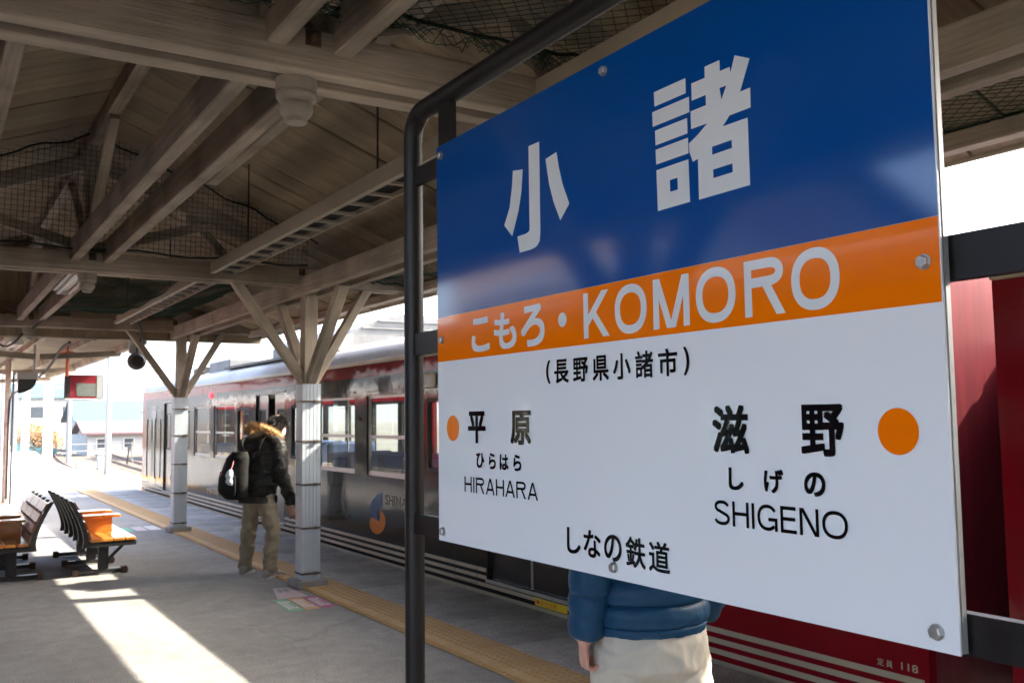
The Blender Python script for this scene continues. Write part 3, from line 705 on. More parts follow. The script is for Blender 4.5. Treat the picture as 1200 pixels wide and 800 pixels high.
WORDS = [('kana_name', 'sign_letter', .028, [('こ', 1.7586, 1.6828, 1.7389, 1.8117), ('も', 1.665, 1.5775, 1.738, 1.8132), ('ろ', 1.5609, 1.477, 1.7365, 1.8179)]),
 ('place_line', 'sign_black', .022, [('(', 1.4745, 1.4606, 1.6615, 1.7061), ('長', 1.4474, 1.4007, 1.6614, 1.7055), ('野', 1.3873, 1.3415, 1.6615, 1.7053), ('県', 1.3281, 1.2818, 1.661, 1.7054), ('小', 1.2699, 1.2229, 1.6609, 1.7052), ('諸', 1.2106, 1.1654, 1.6612, 1.7058), ('市', 1.1532, 1.1074, 1.6615, 1.7056), (')', 1.0932, 1.0803, 1.6611, 1.7055)]),
 ('left_station', 'sign_black', .030, [('平', 1.7783, 1.7032, 1.5457, 1.6133), ('原', 1.6052, 1.5301, 1.5452, 1.6126)]),
 ('left_kana', 'sign_black', .030, [('ひ', 1.744, 1.7103, 1.494, 1.5258), ('ら', 1.6913, 1.6638, 1.4935, 1.5264), ('は', 1.6483, 1.614, 1.4933, 1.5250), ('ら', 1.5959, 1.5662, 1.4936, 1.5258)]),
 ('right_station', 'sign_black', .028, [('滋', 1.0346, 0.9617, 1.5433, 1.6133), ('野', 0.8678, 0.7973, 1.5437, 1.6120)]),
 ('right_kana', 'sign_black', .030, [('し', 1.0043, 0.9747, 1.4908, 1.5233), ('げ', 0.9363, 0.9008, 1.4909, 1.5237), ('の', 0.8654, 0.8302, 1.4908, 1.5226)]),
 ('railway_name', 'sign_black', .018, [('し', 1.4152, 1.3736, 1.3542, 1.4002), ('な', 1.3641, 1.3146, 1.3536, 1.4008), ('の', 1.3049, 1.2572, 1.354, 1.3992), ('鉄', 1.2461, 1.1956, 1.351, 1.4009), ('道', 1.1874, 1.137, 1.3511, 1.3995)])]
for nm, mt, bold, gl in WORDS:
    for ch, yl, yr, zb, zt in gl:
        mb = MB(); text_on(mb, ch, lambda u, v: (LX, yl + (yr - yl) * u, zb + (zt - zb) * v), bold); mb.build('character', mt, sign)
mb = MB(); disc(mb, 1.418, 1.7785, .0135); mb.build('centre_dot', 'sign_letter', sign)
for c, yl, yr in (('K', 1.3517, 1.2763), ('O', 1.2618, 1.1781), ('M', 1.1616, 1.0766), ('O', 1.062, .9788), ('R', .9611, .8853), ('O', .8746, .7947)):
    zb, zt = (1.7366, 1.8200) if c == 'O' else (1.7378, 1.8188); mb = MB()
    stroke_letter(mb, c, (yl - yr) / (zt - zb), .172, lambda u, v: (LX, yl - u * (zt - zb), zb + v * (zt - zb))); mb.build('roman_letter', 'sign_letter', sign)
roman('roman_letter', 'HIRAHARA', 1.796, 1.510, 1.4405, 1.4735, .135, .17, 'sign_black')
roman('roman_letter', 'SHIGENO', 1.036, .7975, 1.4385, 1.4745, .135, .14, 'sign_black')
for cy, cz in ((1.896, 2.206), (1.279, 2.206), (.676, 2.206), (1.896, 1.777), (.674, 1.777), (1.897, 1.346), (1.279, 1.3445), (.680, 1.347)):
    mb = MB(); n = 6
    for x0, x1, r, n in ((SX - .0022, SX - .0007, .0095, 20),):
        mb.add([(x0, cy + r * math.cos(2 * math.pi * i / n), cz + r * math.sin(2 * math.pi * i / n)) for i in range(n)] + [(x1, cy + r * math.cos(2 * math.pi * i / n), cz + r * math.sin(2 * math.pi * i / n)) for i in range(n)],
               [tuple(range(n))] + [(i, (i + 1) % n, n + (i + 1) % n, n + i) for i in range(n)])
    n = 6; a0 = random.uniform(0, 1)
    prof = [(SX - .0022, .0082), (SX - .0070, .0082), (SX - .0082, .0068)]
    vs = [(x, cy + r * math.cos(a0 + 2 * math.pi * i / n), cz + r * math.sin(a0 + 2 * math.pi * i / n)) for x, r in prof for i in range(n)]
    fs = [tuple(range(12, 18))] + [(k * 6 + i, k * 6 + (i + 1) % 6, (k + 1) * 6 + (i + 1) % 6, (k + 1) * 6 + i) for k in range(2) for i in range(6)]
    mb.add(vs, fs); mb.build('bolt', 'bolt', sign)
# pipe frame: two posts and a top rail in one bent tube
PX, P1, P2, PZ, PR = 1.034, 2.113, .44, 2.365, .0243
arc = lambda cy, a0, a1: [(PX, cy + .06 * math.cos(a0 + (a1 - a0) * i / 6), PZ - .06 + .06 * math.sin(a0 + (a1 - a0) * i / 6)) for i in range(7)]
MB().tube([(PX, P1, 0), (PX, P1, 1.2)] + arc(P1 - .06, 0, math.pi / 2) + arc(P2 + .06, math.pi / 2, math.pi) + [(PX, P2, 1.2), (PX, P2, 0)], PR, 20).build('pipe_frame', 'frame_black', sign, True)
for cz, hh in ((2.201, .021), (1.781, .027), (1.345, .024)):
    MB().box(SX + .0225, SX + .0395, P2 + .012, P1 - .012, cz - hh, cz + hh).build('cross_bar', 'frame_black', sign)
MB().box(SX + .0225, SX + .0385, 1.893, 1.953, 2.224, PZ - .012).build('hanger_bar', 'frame_black', sign)
MB().box(SX + .0225, SX + .0385, .60, .66, 2.224, PZ - .012).build('hanger_bar', 'frame_black', sign)
for yy in (P1, P2): MB().lathe([(.075, 0), (.075, .008), (.03, .010), (.0275, .03)], (PX, yy, .0), 20).build('foot_plate', 'frame_black', sign)

# ------------------------------------------------------------------ train
TX = 4.42; TC = TX + 1.45
def wall_quads(mb, x0, x1, yr, zr, holes):
    yy = sorted(set([yr[0], yr[1]] + [min(max(h[i], yr[0]), yr[1]) for h in holes for i in (0, 1)]))
    zz = sorted(set([zr[0], zr[1]] + [min(max(h[i], zr[0]), zr[1]) for h in holes for i in (2, 3)]))
    def inside(a, b): return any(h[0] < a < h[1] and h[2] < b < h[3] for h in holes)
    full = {}
    for i in range(len(yy) - 1):
        for j in range(len(zz) - 1): full[i, j] = not inside((yy[i] + yy[i + 1]) / 2, (zz[j] + zz[j + 1]) / 2)
    for (i, j), f in full.items():
        if not f: continue
        a, b, c, d = yy[i], yy[i + 1], zz[j], zz[j + 1]
        for x in (x0, x1): mb.add([(x, a, c), (x, b, c), (x, b, d), (x, a, d)], [(0, 1, 2, 3)])
        for di, dj, e in ((-1, 0, [(a, c), (a, d)]), (1, 0, [(b, c), (b, d)]), (0, -1, [(a, c), (b, c)]), (0, 1, [(a, d), (b, d)])):
            if not full.get((i + di, j + dj), False):
                (p, q), (r, s) = e; mb.add([(x0, p, q), (x1, p, q), (x1, r, s), (x0, r, s)], [(0, 1, 2, 3)])

ROOFP = [(-1.45, 2.27), (-1.42, 2.36), (-1.33, 2.45), (-1.15, 2.53), (-.9, 2.595), (-.5, 2.655), (0, 2.68), (.5, 2.655), (.9, 2.595), (1.15, 2.53), (1.33, 2.45), (1.42, 2.36), (1.45, 2.27)]
WZ = (.945, 1.865)
def railcar(y0, y1, label, wins, doors, slots, red_zones, full):
    """wins: big window spans, slots: narrow rounded windows, doors: spans with opening gap"""
    t = thing('railcar', label, 'railcar', (TC, (y0 + y1) / 2, -1.0), group='coupled cars of the train')
    holes = [(a, b, *WZ) for a, b in wins] + [(a, b, 1.06, 1.80) for a, b in slots] + [(a, b, .13, 1.985) for a, b, _ in doors]
    zs = [y0, y1] + [v for z in red_zones for v in z]; zs = sorted(set(zs))
    for a, b in zip(zs[:-1], zs[1:]):
        red = any(z[0] <= a and b <= z[1] for z in red_zones)
        mb = MB(); wall_quads(mb, TX, TX + .06, (a, b), (-.30, 2.09), [h for h in holes if a <= h[0] and h[1] <= b])
        mb.build('side_panel', 'car_red' if red else 'car_grey', t)
    MB().box(TX - .0015, TX + .06, y0, y1, 2.0905, 2.235).build('upper_band', 'car_red', t)
    MB().bbox(TX - .028, TX + .03, y0, y1, 2.236, 2.285, .006).build('gutter', 'cream', t)
    mb = MB(); far_w = [(y0 + 1.2 + 1.25 * k, y0 + 2.28 + 1.25 * k, *WZ) for k in range(int((y1 - y0 - 2.4) / 1.25))]
    wall_quads(mb, TX + 2.84, TX + 2.90, (y0, y1), (-.30, 2.27), far_w)
    mb.build('far_side_panel', 'car_grey', t)
    for a, b, _, _ in far_w: MB().box(TX + 2.87, TX + 2.875, a, b, WZ[0], WZ[1]).build('far_pane', 'glass', t)
    # roof
    mb = MB(); n = len(ROOFP); vs = [(TC + x, y, z) for y in (y0 + .01, y1 - .25, y1 - .03) for x, z in ROOFP]
    vs = [(x, y, z if y < y1 - .1 else 2.27 + (z - 2.27) * .55) for x, y, z in vs]
    mb.add(vs, [(k * n + i, k * n + i + 1, (k + 1) * n + i + 1, (k + 1) * n + i) for k in range(2) for i in range(n - 1)] + [tuple(range(n)), tuple(2 * n + i for i in range(n))])
    mb.build('roof', 'car_roof', t, True)
    for ye, s in ((y0, 1), (y1, -1)):
        mb = MB()
        poly = [(TC + x, z) for x, z in ROOFP]; poly = [(TX + .001, -.3)] + [(TX + .001, 2.23)] + [(a, b - .012) for a, b in poly[1:-1]] + [(TX + 2.899, 2.23), (TX + 2.899, -.3)]
        mb.extrude_y(poly, ye + s * .002, ye + s * .05); mb.build('end_wall', 'car_red_dusty', t)
    if full:
        MB().box(TX + .07, TX + 2.83, y0 + .06, y1 - .06, .08, .12).build('floor', 'interior_floor', t)
        MB().box(TX + .07, TX + 2.83, y0 + .06, y1 - .06, 2.12, 2.15).build('ceiling', 'interior', t)
        seat = None
        for a, b in wins:
            for side in (0, 1):
                for yy in (a + .12, b - .5):
                    xx = TX + .12 if side == 0 else TX + 1.85
                    if seat is None:
                        mb = MB().bbox(0, .92, 0, .42, .38, .48, .03).bbox(0, .92, .36, .48, .44, 1.05, .03).box(.05, .87, .05, .4, 0, .38); seat = mb.mesh('seat', 'seat_blue')
                    o = link('seat', seat, t); o.location = Vector((xx, yy, .12)) - ORG[t.name]
        for yy in [d[0] - .05 for d in doors] + [d[1] + .05 for d in doors]:
            MB().tube([(TX + .95, yy, .12), (TX + .95, yy, 2.12)], .017, 8).build('grab_pole', 'win_frame', t, True)
    # windows: frame, sash rail, panes
    for a, b in wins:
        f = MB()
        x0 = TX + .006; x1 = TX + .05; w = .028; zb, zt = WZ
        for (p, q, r, s) in ((a + .001, a + w, zb + .001, zt - .001), (b - w, b - .001, zb + .001, zt - .001), (a + w, b - w, zb + .001, zb + .05), (a + w, b - w, zt - w, zt - .001), (a + w, b - w, 1.375, 1.41)):
            f.box(x0 + .012, x1, p, q, r, s)
        wdw = f.build('window', 'win_frame', t)
        for r, s in ((zb + .05, 1.375), (1.41, zt - w)): MB().box(x0 + .026, x0 + .030, a + w, b - w, r, s).build('pane', 'glass', wdw)
        MB().bbox(TX - .012, TX - .0005, a - .02, b + .02, zt + .045, zt + .062, .003).build('drip_rail', 'car_grey', t)
    for a, b in slots:
        f = MB(); w = .03
        def rr(d, r):
            pts = []
            for cx, cz, a0 in ((b - d - r, 1.80 - d - r, 0), (a + d + r, 1.80 - d - r, 90), (a + d + r, 1.06 + d + r, 180), (b - d - r, 1.06 + d + r, 270)):
                for k in range(5): an = R(a0 + 22.5 * k); pts.append((cx + r * math.cos(an), cz + r * math.sin(an)))
            return pts
        o_, i_ = rr(-.004, .01), rr(w, .05); n = len(o_)
        f.add([(TX - .004, *p) for p in o_] + [(TX - .004, *p) for p in i_] + [(TX + .03, *p) for p in i_], [(k, (k + 1) % n, n + (k + 1) % n, n + k) for k in range(n)] + [(n + k, n + (k + 1) % n, 2 * n + (k + 1) % n, 2 * n + k) for k in range(n)])
        wdw = f.build('window', 'rubber', t); MB().box(TX + .02, TX + .024, a + .01, b - .01, 1.07, 1.79).build('pane', 'glass', wdw)
    # doors: two sliding leaves each
    for a, b, gap in doors:
        m = (a + b) / 2
        for (p, q, sgn) in ((a + .004, m - gap / 2, -1), (m + gap / 2, b - .004, 1)):
            xl, xr = TX + .032, TX + .056
            mb = MB(); hw = (p + .14, q - .12, 1.02, 1.74) if q - p > .45 else (p + .1, q - .1, 1.02, 1.74)
            wall_quads(mb, xl, xr, (p, q), (.135, 1.98), [hw]); lf = mb.build('door_leaf', 'car_door', t)
            f = MB(); e = .022
            for (c, d, r, s) in ((hw[0] - e, hw[0], hw[2] - e, hw[3] + e), (hw[1], hw[1] + e, hw[2] - e, hw[3] + e), (hw[0], hw[1], hw[2] - e, hw[2]), (hw[0], hw[1], hw[3], hw[3] + e)): f.box(xl - .004, xl - .0005, c, d, r, s)
            f.build('window_seal', 'rubber', lf); MB().box(xl + .008, xl + .012, hw[0], hw[1], hw[2], hw[3]).build('pane', 'glass', lf)
            yh = q - .06 if sgn < 0 else p + .06
            MB().bbox(xl - .010, xl - .0008, yh - .012, yh + .012, .36, .46, .003).build('finger_pull', 'dark', lf)
        MB().box(TX + .022, TX + .0305, m - .012, m + .012, .14, 1.97).build('door_seal', 'win_frame', t) if gap < .05 else None
        MB().bbox(TX - .020, TX + .03, a - .02, b + .02, .100, .128, .005).build('door_sill', 'zinc', t)
        MB().bbox(TX - .016, TX - .0008, a - .03, b + .03, 2.0, 2.02, .003).build('drip_rail', 'cream', t)
        MB().box(TX - .0016, TX - .0006, a + .15, a + .62, .022, .085).build('caution_label', 'yellow', t)
        mb = MB(); text_on(mb, '●足元注意', lambda u, v: (TX - .002, a + .60 - .3 * u, .035 + .04 * v)); mb.build('caution_lettering', 'label_red', t)
    # cream stripes, the upper two cut at the doors
    for k, (zb, zt) in enumerate(((.187, .222), (.120, .154), (.053, .087), (-.020, .016))):
        cuts = sorted((a - .03, b + .03) for a, b, _ in doors) if k < 2 else []
        c = y0 + .03
        for a, b in cuts + [(y1 - .03, 0)]:
            if a > c: MB().box(TX - .0013, TX - .0003, c, a, zb, zt).build('stripe', 'cream', t)
            c = b
    return t
car1 = railcar(3.06, 23.62, 'dark grey and red train car with cream stripes beside the platform',
        [(17.40, 18.62), (15.86, 17.16), (10.66, 11.92), (9.03, 10.29), (3.95, 5.0)], [(20.0, 21.3, .02), (13.26, 14.66, .34), (6.12, 7.52, .02)], [(14.94, 15.68), (18.98, 19.7), (12.26, 12.98), (7.92, 8.74), (5.3, 5.95)], [(3.06, 5.15), (23.3, 23.62)], True)
car2 = railcar(-17.5, 2.62, 'dark red end of the next train car at the right edge', [(-.9, .3), (-2.6, -1.4)], [(.9, 2.1, .02)], [], [(-17.5, 2.62)], False)
# details on the near car
mb = MB().bbox(TX - .02, TX + .01, 8.52, 8.76, 1.905, 2.065, .012); sl_ = mb.build('side_lamp', 'cream', car1)
MB().bbox(TX - .026, TX - .0205, 8.57, 8.71, 1.94, 2.03, .002).build('side_lamp_lens', 'zinc', car1)
MB().lathe([(.022, 0), (.022, -.012), (.012, -.02)], (TX, 10.5, 1.60), 12, 'x').build('lock_cap', 'dark', car1)
em = bpy.data.materials.new('red_lamp'); em.use_nodes = True; b = em.node_tree.nodes['Principled BSDF']
b.inputs['Base Color'].default_value = (.8, .01, .02, 1); b.inputs['Emission Color'].default_value = (1, .02, .03, 1); b.inputs['Emission Strength'].default_value = 1.2
M['red_lamp'] = em
MB().lathe([(.05, 0), (.05, -.02), (.03, -.035), (.01, -.04)], (TX, 17.35, 2.055), 14, 'x').build('side_indicator', 'red_lamp', car1, True)
poly_part('logo_crescent', [[[(9.851, 0.7759), (9.9937, 0.7408), (10.1263, 0.6709), (10.1936, 0.5937), (10.1869, 0.527), (10.1065, 0.4666), (9.9293, 0.4419), (10.0008, 0.4833), (10.0204, 0.5267), (9.9745, 0.5753), (9.8515, 0.616)]]], 'logo_blue', car1, TX - .0015)
poly_part('logo_circle', [[[(9.916, 0.5692), (9.8326, 0.5416), (9.7756, 0.4941), (9.7695, 0.4297), (9.8205, 0.3602), (9.9103, 0.3099), (10.0143, 0.2892), (10.1267, 0.3049), (10.2005, 0.3515), (10.214, 0.412), (10.1802, 0.4739), (10.1065, 0.4639), (9.9293, 0.4393), (9.9162, 0.4956)]]], 'logo_orange', car1, TX - .0012)
mb = MB(); text_on(mb, 'SHINANO', lambda u, v: (TX - .0015, 9.775 - .86 * u, .640 + .115 * v), .01); mb.build('operator_lettering', 'grey_text', car1)
mb = MB(); text_on(mb, '定 員', lambda u, v: (TX - .0015, 3.372 - .095 * u, .243 + .038 * v), .01); mb.build('capacity_lettering', 'cream', car1)
mb = MB(); text_on(mb, '118', lambda u, v: (TX - .0015, 3.225 - .10 * u, .248 + .040 * v), .01); mb.build('capacity_number', 'cream', car1)
mb = MB(); text_on(mb, 'クモハ115', lambda u, v: (TX - .0015, 17.6 - .75 * u, .30 + .09 * v)); mb.build('car_number', 'cream', car1)
# driver's door and grab rails near the far end
MB().box(TX - .004, TX - .001, 22.05, 22.62, .2, 1.95).build('cab_door', 'car_door', car1)
MB().box(TX - .007, TX - .0045, 22.12, 22.55, 1.15, 1.85).build('cab_window', 'window_dark', car1)
for yy in (21.9, 22.75): MB().tube([(TX - .05, yy, .35), (TX - .06, yy, .5), (TX - .06, yy, 1.5), (TX - .05, yy, 1.65)], .014, 8).build('grab_rail', 'dark', car1, True)
# small hatch outline between window and door
for (a, b, c, d) in ((8.15, 8.155, .06, .32), (7.72, 7.725, .06, .32), (7.725, 8.15, .06, .065)): MB().box(TX - .003, TX - .0016, a, b, c, d).build('hatch_seam', 'dark', car1)
# roof equipment: air conditioner with arched top, boxes and running board
AC = [(-.98, 2.56), (-.98, 2.76), (-.90, 2.82), (-.6, 2.955), (-.3, 3.045), (0, 3.075), (.3, 3.045), (.6, 2.955), (.9, 2.82), (.98, 2.76), (.98, 2.56)]
mb = MB(); mb.extrude_y([(TC + x, z) for x, z in AC], 12.0, 15.3); ac = mb.build('air_conditioner', 'ac_grey', car1)
for z, h in ((2.84, .80), (2.945, .55)): MB().bbox(TC - h, TC + h, 11.975, 11.998, z, z + .018, .004).build('ac_rib', 'ac_grey', ac)
MB().bbox(TC - 1.28, TC - 1.05, 11.7, 12.1, 2.50, 2.72, .01).build('roof_box', 'wall_cream', car1)
MB().bbox(TC - 1.18, TC - .7, 17.2, 18.6, 2.50, 2.72, .02).build('roof_box', 'ac_grey', car1)
mb = MB()
for k in range(6): mb.box(TC - 1.2, TC - .75, 18.9 + k * .16, 18.98 + k * .16, 2.50, 2.66)
o = mb.build('louvre', 'dark', car1)
MB().box(TC - 1.30, TC - 1.06, 12.3, 17.1, 2.515, 2.555).build('running_board', 'dark', car1)
# the train standing at the other platform face (mirrored in the sign board)
car3 = railcar(-10.2, 10.2, 'dark red train car standing on the track left of the platform', [(-8.2, -7.0), (-5.0, -3.8), (-3.4, -2.2), (2.2, 3.4), (3.8, 5.0), (7.0, 8.2)], [(-6.6, -5.4, .02), (-.7, .7, .02), (5.4, 6.6, .02)], [(-1.9, -1.1), (1.1, 1.9)], [(-10.2, 10.2)], True)
MB().extrude_y([(TC + x, z) for x, z in AC], 3.9, 6.7).build('air_conditioner', 'ac_grey', car3)
MB().box(TX + .15, TX + 2.75, -10, 10, -.65, -.28).build('underframe', 'dark', car3)
for w_ in (-8.2, -6.1, 6.1, 8.2):
    for s in (-1, 1): MB().lathe([(.43, -.06), (.43, .06), (.40, .065)], (TC + s * .53, w_, -.45), 24, 'x').build('wheel', 'dark', car3)
car3.location = (-3.55, 12.2, -1.0); car3.rotation_euler = (0, 0, math.pi)
del car3['group']
car4 = railcar(-10.2, 10.2, 'dark grey second car of the train left of the platform', [(-8.2, -7.0), (-5.0, -3.8), (2.2, 3.4), (7.0, 8.2)], [(-.7, .7, .02), (5.4, 6.6, .02)], [], [], False)
MB().box(TX + .15, TX + 2.75, -10, 10, -.65, -.28).build('underframe', 'dark', car4)
car4.location = (-3.55, 33.2, -1.0); car4.rotation_euler = (0, 0, math.pi); del car4['group']
# gangway bellows between the cars and underframes
mb = MB()
for k in range(6): mb.box(TC - .52, TC + .52, 2.63 + k * .07, 2.63 + k * .07 + .045, .05, 2.02); mb.box(TC - .505, TC + .505, 2.675 + k * .07, 2.70 + k * .07, .065, 2.005)
mb.build('gangway', 'rubber', car1)
MB().box(TX + .15, TX + 2.75, 3.2, 23.4, -.65, -.28).build('underframe', 'dark', car1)
MB().box(TX + .15, TX + 2.75, -17.3, 2.4, -.65, -.28).build('underframe', 'dark', car2)
for c_, yy in ((car1, (5.5, 7.6, 18.9, 21.0)), (car2, (.0, -2.1))):
    for w_ in yy:
        for s in (-1, 1): MB().lathe([(.43, -.06), (.43, .06), (.40, .065)], (TC + s * .53, w_, -.45), 24, 'x').build('wheel', 'dark', c_)

# ------------------------------------------------------------------ station buildings on the left (outside the frame, mirrored in the sign)
def building(name, label, x0, x1, y0, y1, h, wall, roof, ridge='y', rise=1.4, wins=(), cat='building', z0=-1.02):
    t = thing(name, label, cat, ((x0 + x1) / 2, (y0 + y1) / 2, z0))
    MB().box(x0, x1, y0, y1, z0, z0 + h).build('wall', wall, t)
    mb = MB(); o = .45; ze = z0 + h - .05
    if ridge == 'y':
        xm = (x0 + x1) / 2; mb.extrude_y([(x0 - o, ze), (xm, ze + rise), (x1 + o, ze), (x1 + o, ze + .14), (xm, ze + rise + .16), (x0 - o, ze + .14)], y0 - o, y1 + o)
        MB().extrude_y([(x0 + .02, z0 + h - .1), (xm, ze + rise - .06), (x1 - .02, z0 + h - .1)], y0 + .02, y1 - .02).build('gable', wall, t)
    else:
        ym = (y0 + y1) / 2; mb.extrude_x([(y0 - o, ze), (ym, ze + rise), (y1 + o, ze), (y1 + o, ze + .14), (ym, ze + rise + .16), (y0 - o, ze + .14)], x0 - o, x1 + o)
        MB().extrude_x([(y0 + .02, z0 + h - .1), (ym, ze + rise - .06), (y1 - .02, z0 + h - .1)], x0 + .02, x1 - .02).build('gable', wall, t)
    mb.build('roof', roof, t)
    for face, a, b, c, d in wins:
        if face == 'x1': m = MB().box(x1, x1 + .03, a, b, z0 + c, z0 + d)
        elif face == 'x0': m = MB().box(x0 - .03, x0, a, b, z0 + c, z0 + d)
        else: m = MB().box(a, b, y0 - .03, y0, z0 + c, z0 + d)
        w = m.build('window', 'window_dark', t)
        f = MB()
        if face == 'x1':
            for (p, q, r, s) in ((a - .06, a, c, d), (b, b + .06, c, d), (a - .06, b + .06, c - .06, c), (a - .06, b + .06, d, d + .06), ((a + b) / 2 - .02, (a + b) / 2 + .02, c, d)): f.box(x1 + .032, x1 + .06, p, q, z0 + r, z0 + s)
        elif face == 'x0':
            for (p, q, r, s) in ((a - .06, a, c, d), (b, b + .06, c, d), (a - .06, b + .06, c - .06, c), (a - .06, b + .06, d, d + .06)): f.box(x0 - .06, x0 - .032, p, q, z0 + r, z0 + s)
        else:
            for (p, q, r, s) in ((a - .06, a, c, d), (b, b + .06, c, d), (a - .06, b + .06, c - .06, c), (a - .06, b + .06, d, d + .06)): f.box(p, q, y0 - .06, y0 - .032, z0 + r, z0 + s)
        f.build('frame', 'white_paint', w)
    return t
building('station_building', 'long dark timber station house across the track on the left', -13.5, -6.5, 1.0, 10.5, 3.3, 'wall_brown', 'roof_tile', wins=[('x1', -4 + 3 * i, -2.3 + 3 * i, 1.9, 3.0) for i in range(2, 5)], rise=1.2)
building('station_building', 'taller dark station hall beside the timber station house', -15, -6.8, 11.2, 16.2, 6.0, 'wall_brown', 'roof_tile', wins=[('x1', 12 + 2.4 * i, 13.5 + 2.4 * i, 2.0, 3.4) for i in range(2)], rise=1.6)
building('shed', 'low shed past the station hall on the left', -13, -7, 17.5, 40, 3.2, 'wall_brown', 'roof_tile', wins=[('x1', 20 + 3.4 * i, 22 + 3.4 * i, 1.6, 2.8) for i in range(4)], rise=1.0)

# added unseen bridge and stair block, cutting the light from behind the viewer
t = thing('light_block_bridge', 'added unseen bridge blocking the light from behind the viewer', 'light_block_bridge', (1.2, -14, -1.0))
MB().box(-9, 13, -15.2, -11.2, 4.6, 7.4).build('deck', 'wall_brown', t)
MB().box(-9.4, 13.4, -15.6, -10.8, 7.42, 7.6).build('roof', 'roof_grey', t)
MB().box(-1.9, 4.1, -13.5, -9.3, 0, 4.58).build('light_block_house', 'wall_brown', t)  # added to close the platform end against light from behind
for x in (-8.4, 12.2): MB().box(x, x + .6, -14, -12, -1.02, 4.58).build('pier', 'concrete', t)

# houses beyond the yard
building('house', 'white house under a wide pale blue roof beyond the tracks', 11.8, 19.5, 92, 101, 2.65, 'wall_white', 'roof_blue', ridge='x', rise=1.9, wins=[('y0', 12.6, 13.8, 1.2, 2.3), ('y0', 15.6, 17, 1.2, 2.3)], cat='house')
building('house', 'low white house with dull pink roof before the blue roof', 10.9, 17.0, 80, 86, 1.7, 'wall_white', 'wall_pink', ridge='x', rise=0.9, wins=[('y0', 11.6, 12.3, .6, 1.3), ('y0', 13.6, 14.3, .6, 1.3)], cat='house')
building('house', 'plain white house right of the blue roof', 14.2, 20.0, 66, 74, 3.3, 'wall_white', 'roof_grey', ridge='y', rise=1.3, wins=[('y0', 15.2, 16.2, 1.6, 2.6), ('y0', 17.2, 18.2, 1.6, 2.6)], cat='house')
building('house', 'far pale house with blue grey roof behind the poles', 9.5, 18, 128, 138, 5.6, 'wall_white', 'roof_blue', ridge='x', rise=2.0, wins=[('y0', 11, 13, 3.2, 4.6), ('y0', 14.5, 16.5, 3.2, 4.6)], cat='house')
building('house', 'small white house left of the orange bush', 3.0, 7.6, 122, 130, 4.4, 'wall_white', 'roof_grey', ridge='x', rise=1.6, wins=[('y0', 4, 5.2, 1.5, 2.8)], cat='house')
building('house', 'far white block near the left edge', -1.0, 3.4, 165, 175, 6.5, 'wall_white', 'roof_grey', ridge='x', rise=1.5, wins=[('y0', 0, 1.4, 3.6, 5.0)], cat='house')
MB().box(6.2, 9.2, 84, 84.3, -1.02, .3).build('sheet_fence', 'teal_sheet')
tag(bpy.data.objects['sheet_fence'], 'low teal sheet fence under the orange bush', 'fence')
def pole(x, y, h, label, arms=1):
    t = thing('utility_pole', label, 'pole', (x, y, -1.02), group='utility poles in the yard')
    MB().tube([(x, y, -1.02), (x, y, h)], [.16, .10], 10).build('shaft', 'pole', t, True)
    for k in range(arms): MB().box(x - .8, x + .8, y - .05, y + .05, h - .6 - k * .7, h - .5 - k * .7).build('cross_arm', 'pole', t)
    return t
pole(7.9, 51, 6.4, 'tallest utility pole just left of the train end', 2)
pole(7.9, 66, 4.4, 'utility pole in front of the blue roofed house', 1)
pole(5.4, 74, 5.5, 'utility pole below the hanging mirror')
pole(3.9, 62, 6.0, 'utility pole beside the white platform post')
pole(6.6, 118, 6.5, 'far utility pole between the houses')
for (p, q, lab) in (((7.9, 51, 5.8), (7.9, 66, 3.8), 'overhead wire between the two right hand poles'), ((7.9, 51, 5.1), (3.9, 62, 5.4), 'overhead wire from the tallest pole to the left pole'), ((5.4, 74, 4.9), (6.6, 118, 5.9), 'overhead wire running to the far pole'), ((3.9, 62, 5.4), (5.4, 74, 4.9), 'short overhead wire behind the mirror')):
    p, q = Vector(p), Vector(q); w_ = MB().tube([p.lerp(q, i / 12) - Vector((0, 0, .5 * 4 * (i / 12) * (1 - i / 12))) for i in range(13)], .02, 5).build('overhead_wire', 'cable'); tag(w_, lab, 'wire', 'overhead wires in the yard')
def railing(x0, x1, y, lab):
    t = thing('railing', lab, 'railing', ((x0 + x1) / 2, y, -1.02)); n = int((x1 - x0) / 1.5)
    for i in range(n + 1): MB().box(x0 + i * 1.5 - .04, x0 + i * 1.5 + .04, y, y + .08, -1.02, .1).build('post', 'pole', t)
    for z in (-.5, 0.0): MB().box(x0, x1, y + .02, y + .06, z - .03, z + .03).build('rail', 'pole', t)
railing(9.0, 18.0, 76, 'low pale railing along the yard before the houses')
for x, y, lab in ((6.1, 46, 'small white lineside box nearest the platform'), (8.6, 57, 'small white lineside box by the buffer stops'), (4.9, 58, 'small white lineside box behind the platform posts')):
    t = thing('lineside_box', lab, 'box', (x, y, -1.02), group='lineside equipment boxes')
    MB().bbox(x - .3, x + .3, y - .2, y + .2, -1.02, -.2, .03).build('cabinet', 'wall_white', t); MB().box(x - .34, x + .34, y - .24, y + .24, -.199, -.15).build('lid', 'pole', t)
# white posts at the end of the platform
for x, y, lab in ((3.78, 37.4, 'white steel post with flat cap at the platform end'), (3.85, 47.0, 'farther white steel post near the left edge')):
    t = thing('platform_post', lab, 'post', (x, y, 0), group='white posts at the platform end')
    MB().tube([(x, y, 0), (x, y, 3.35)], .16, 14).build('shaft', 'white_paint', t, True)
    MB().lathe([(.28, 0), (.28, .03), (.17, .04)], (x, y, 0), 16).build('base_plate', 'white_paint', t)
    MB().bbox(x - .75, x + .95, y - .25, y + .25, 3.35, 3.50, .02).build('cap', 'white_paint', t)
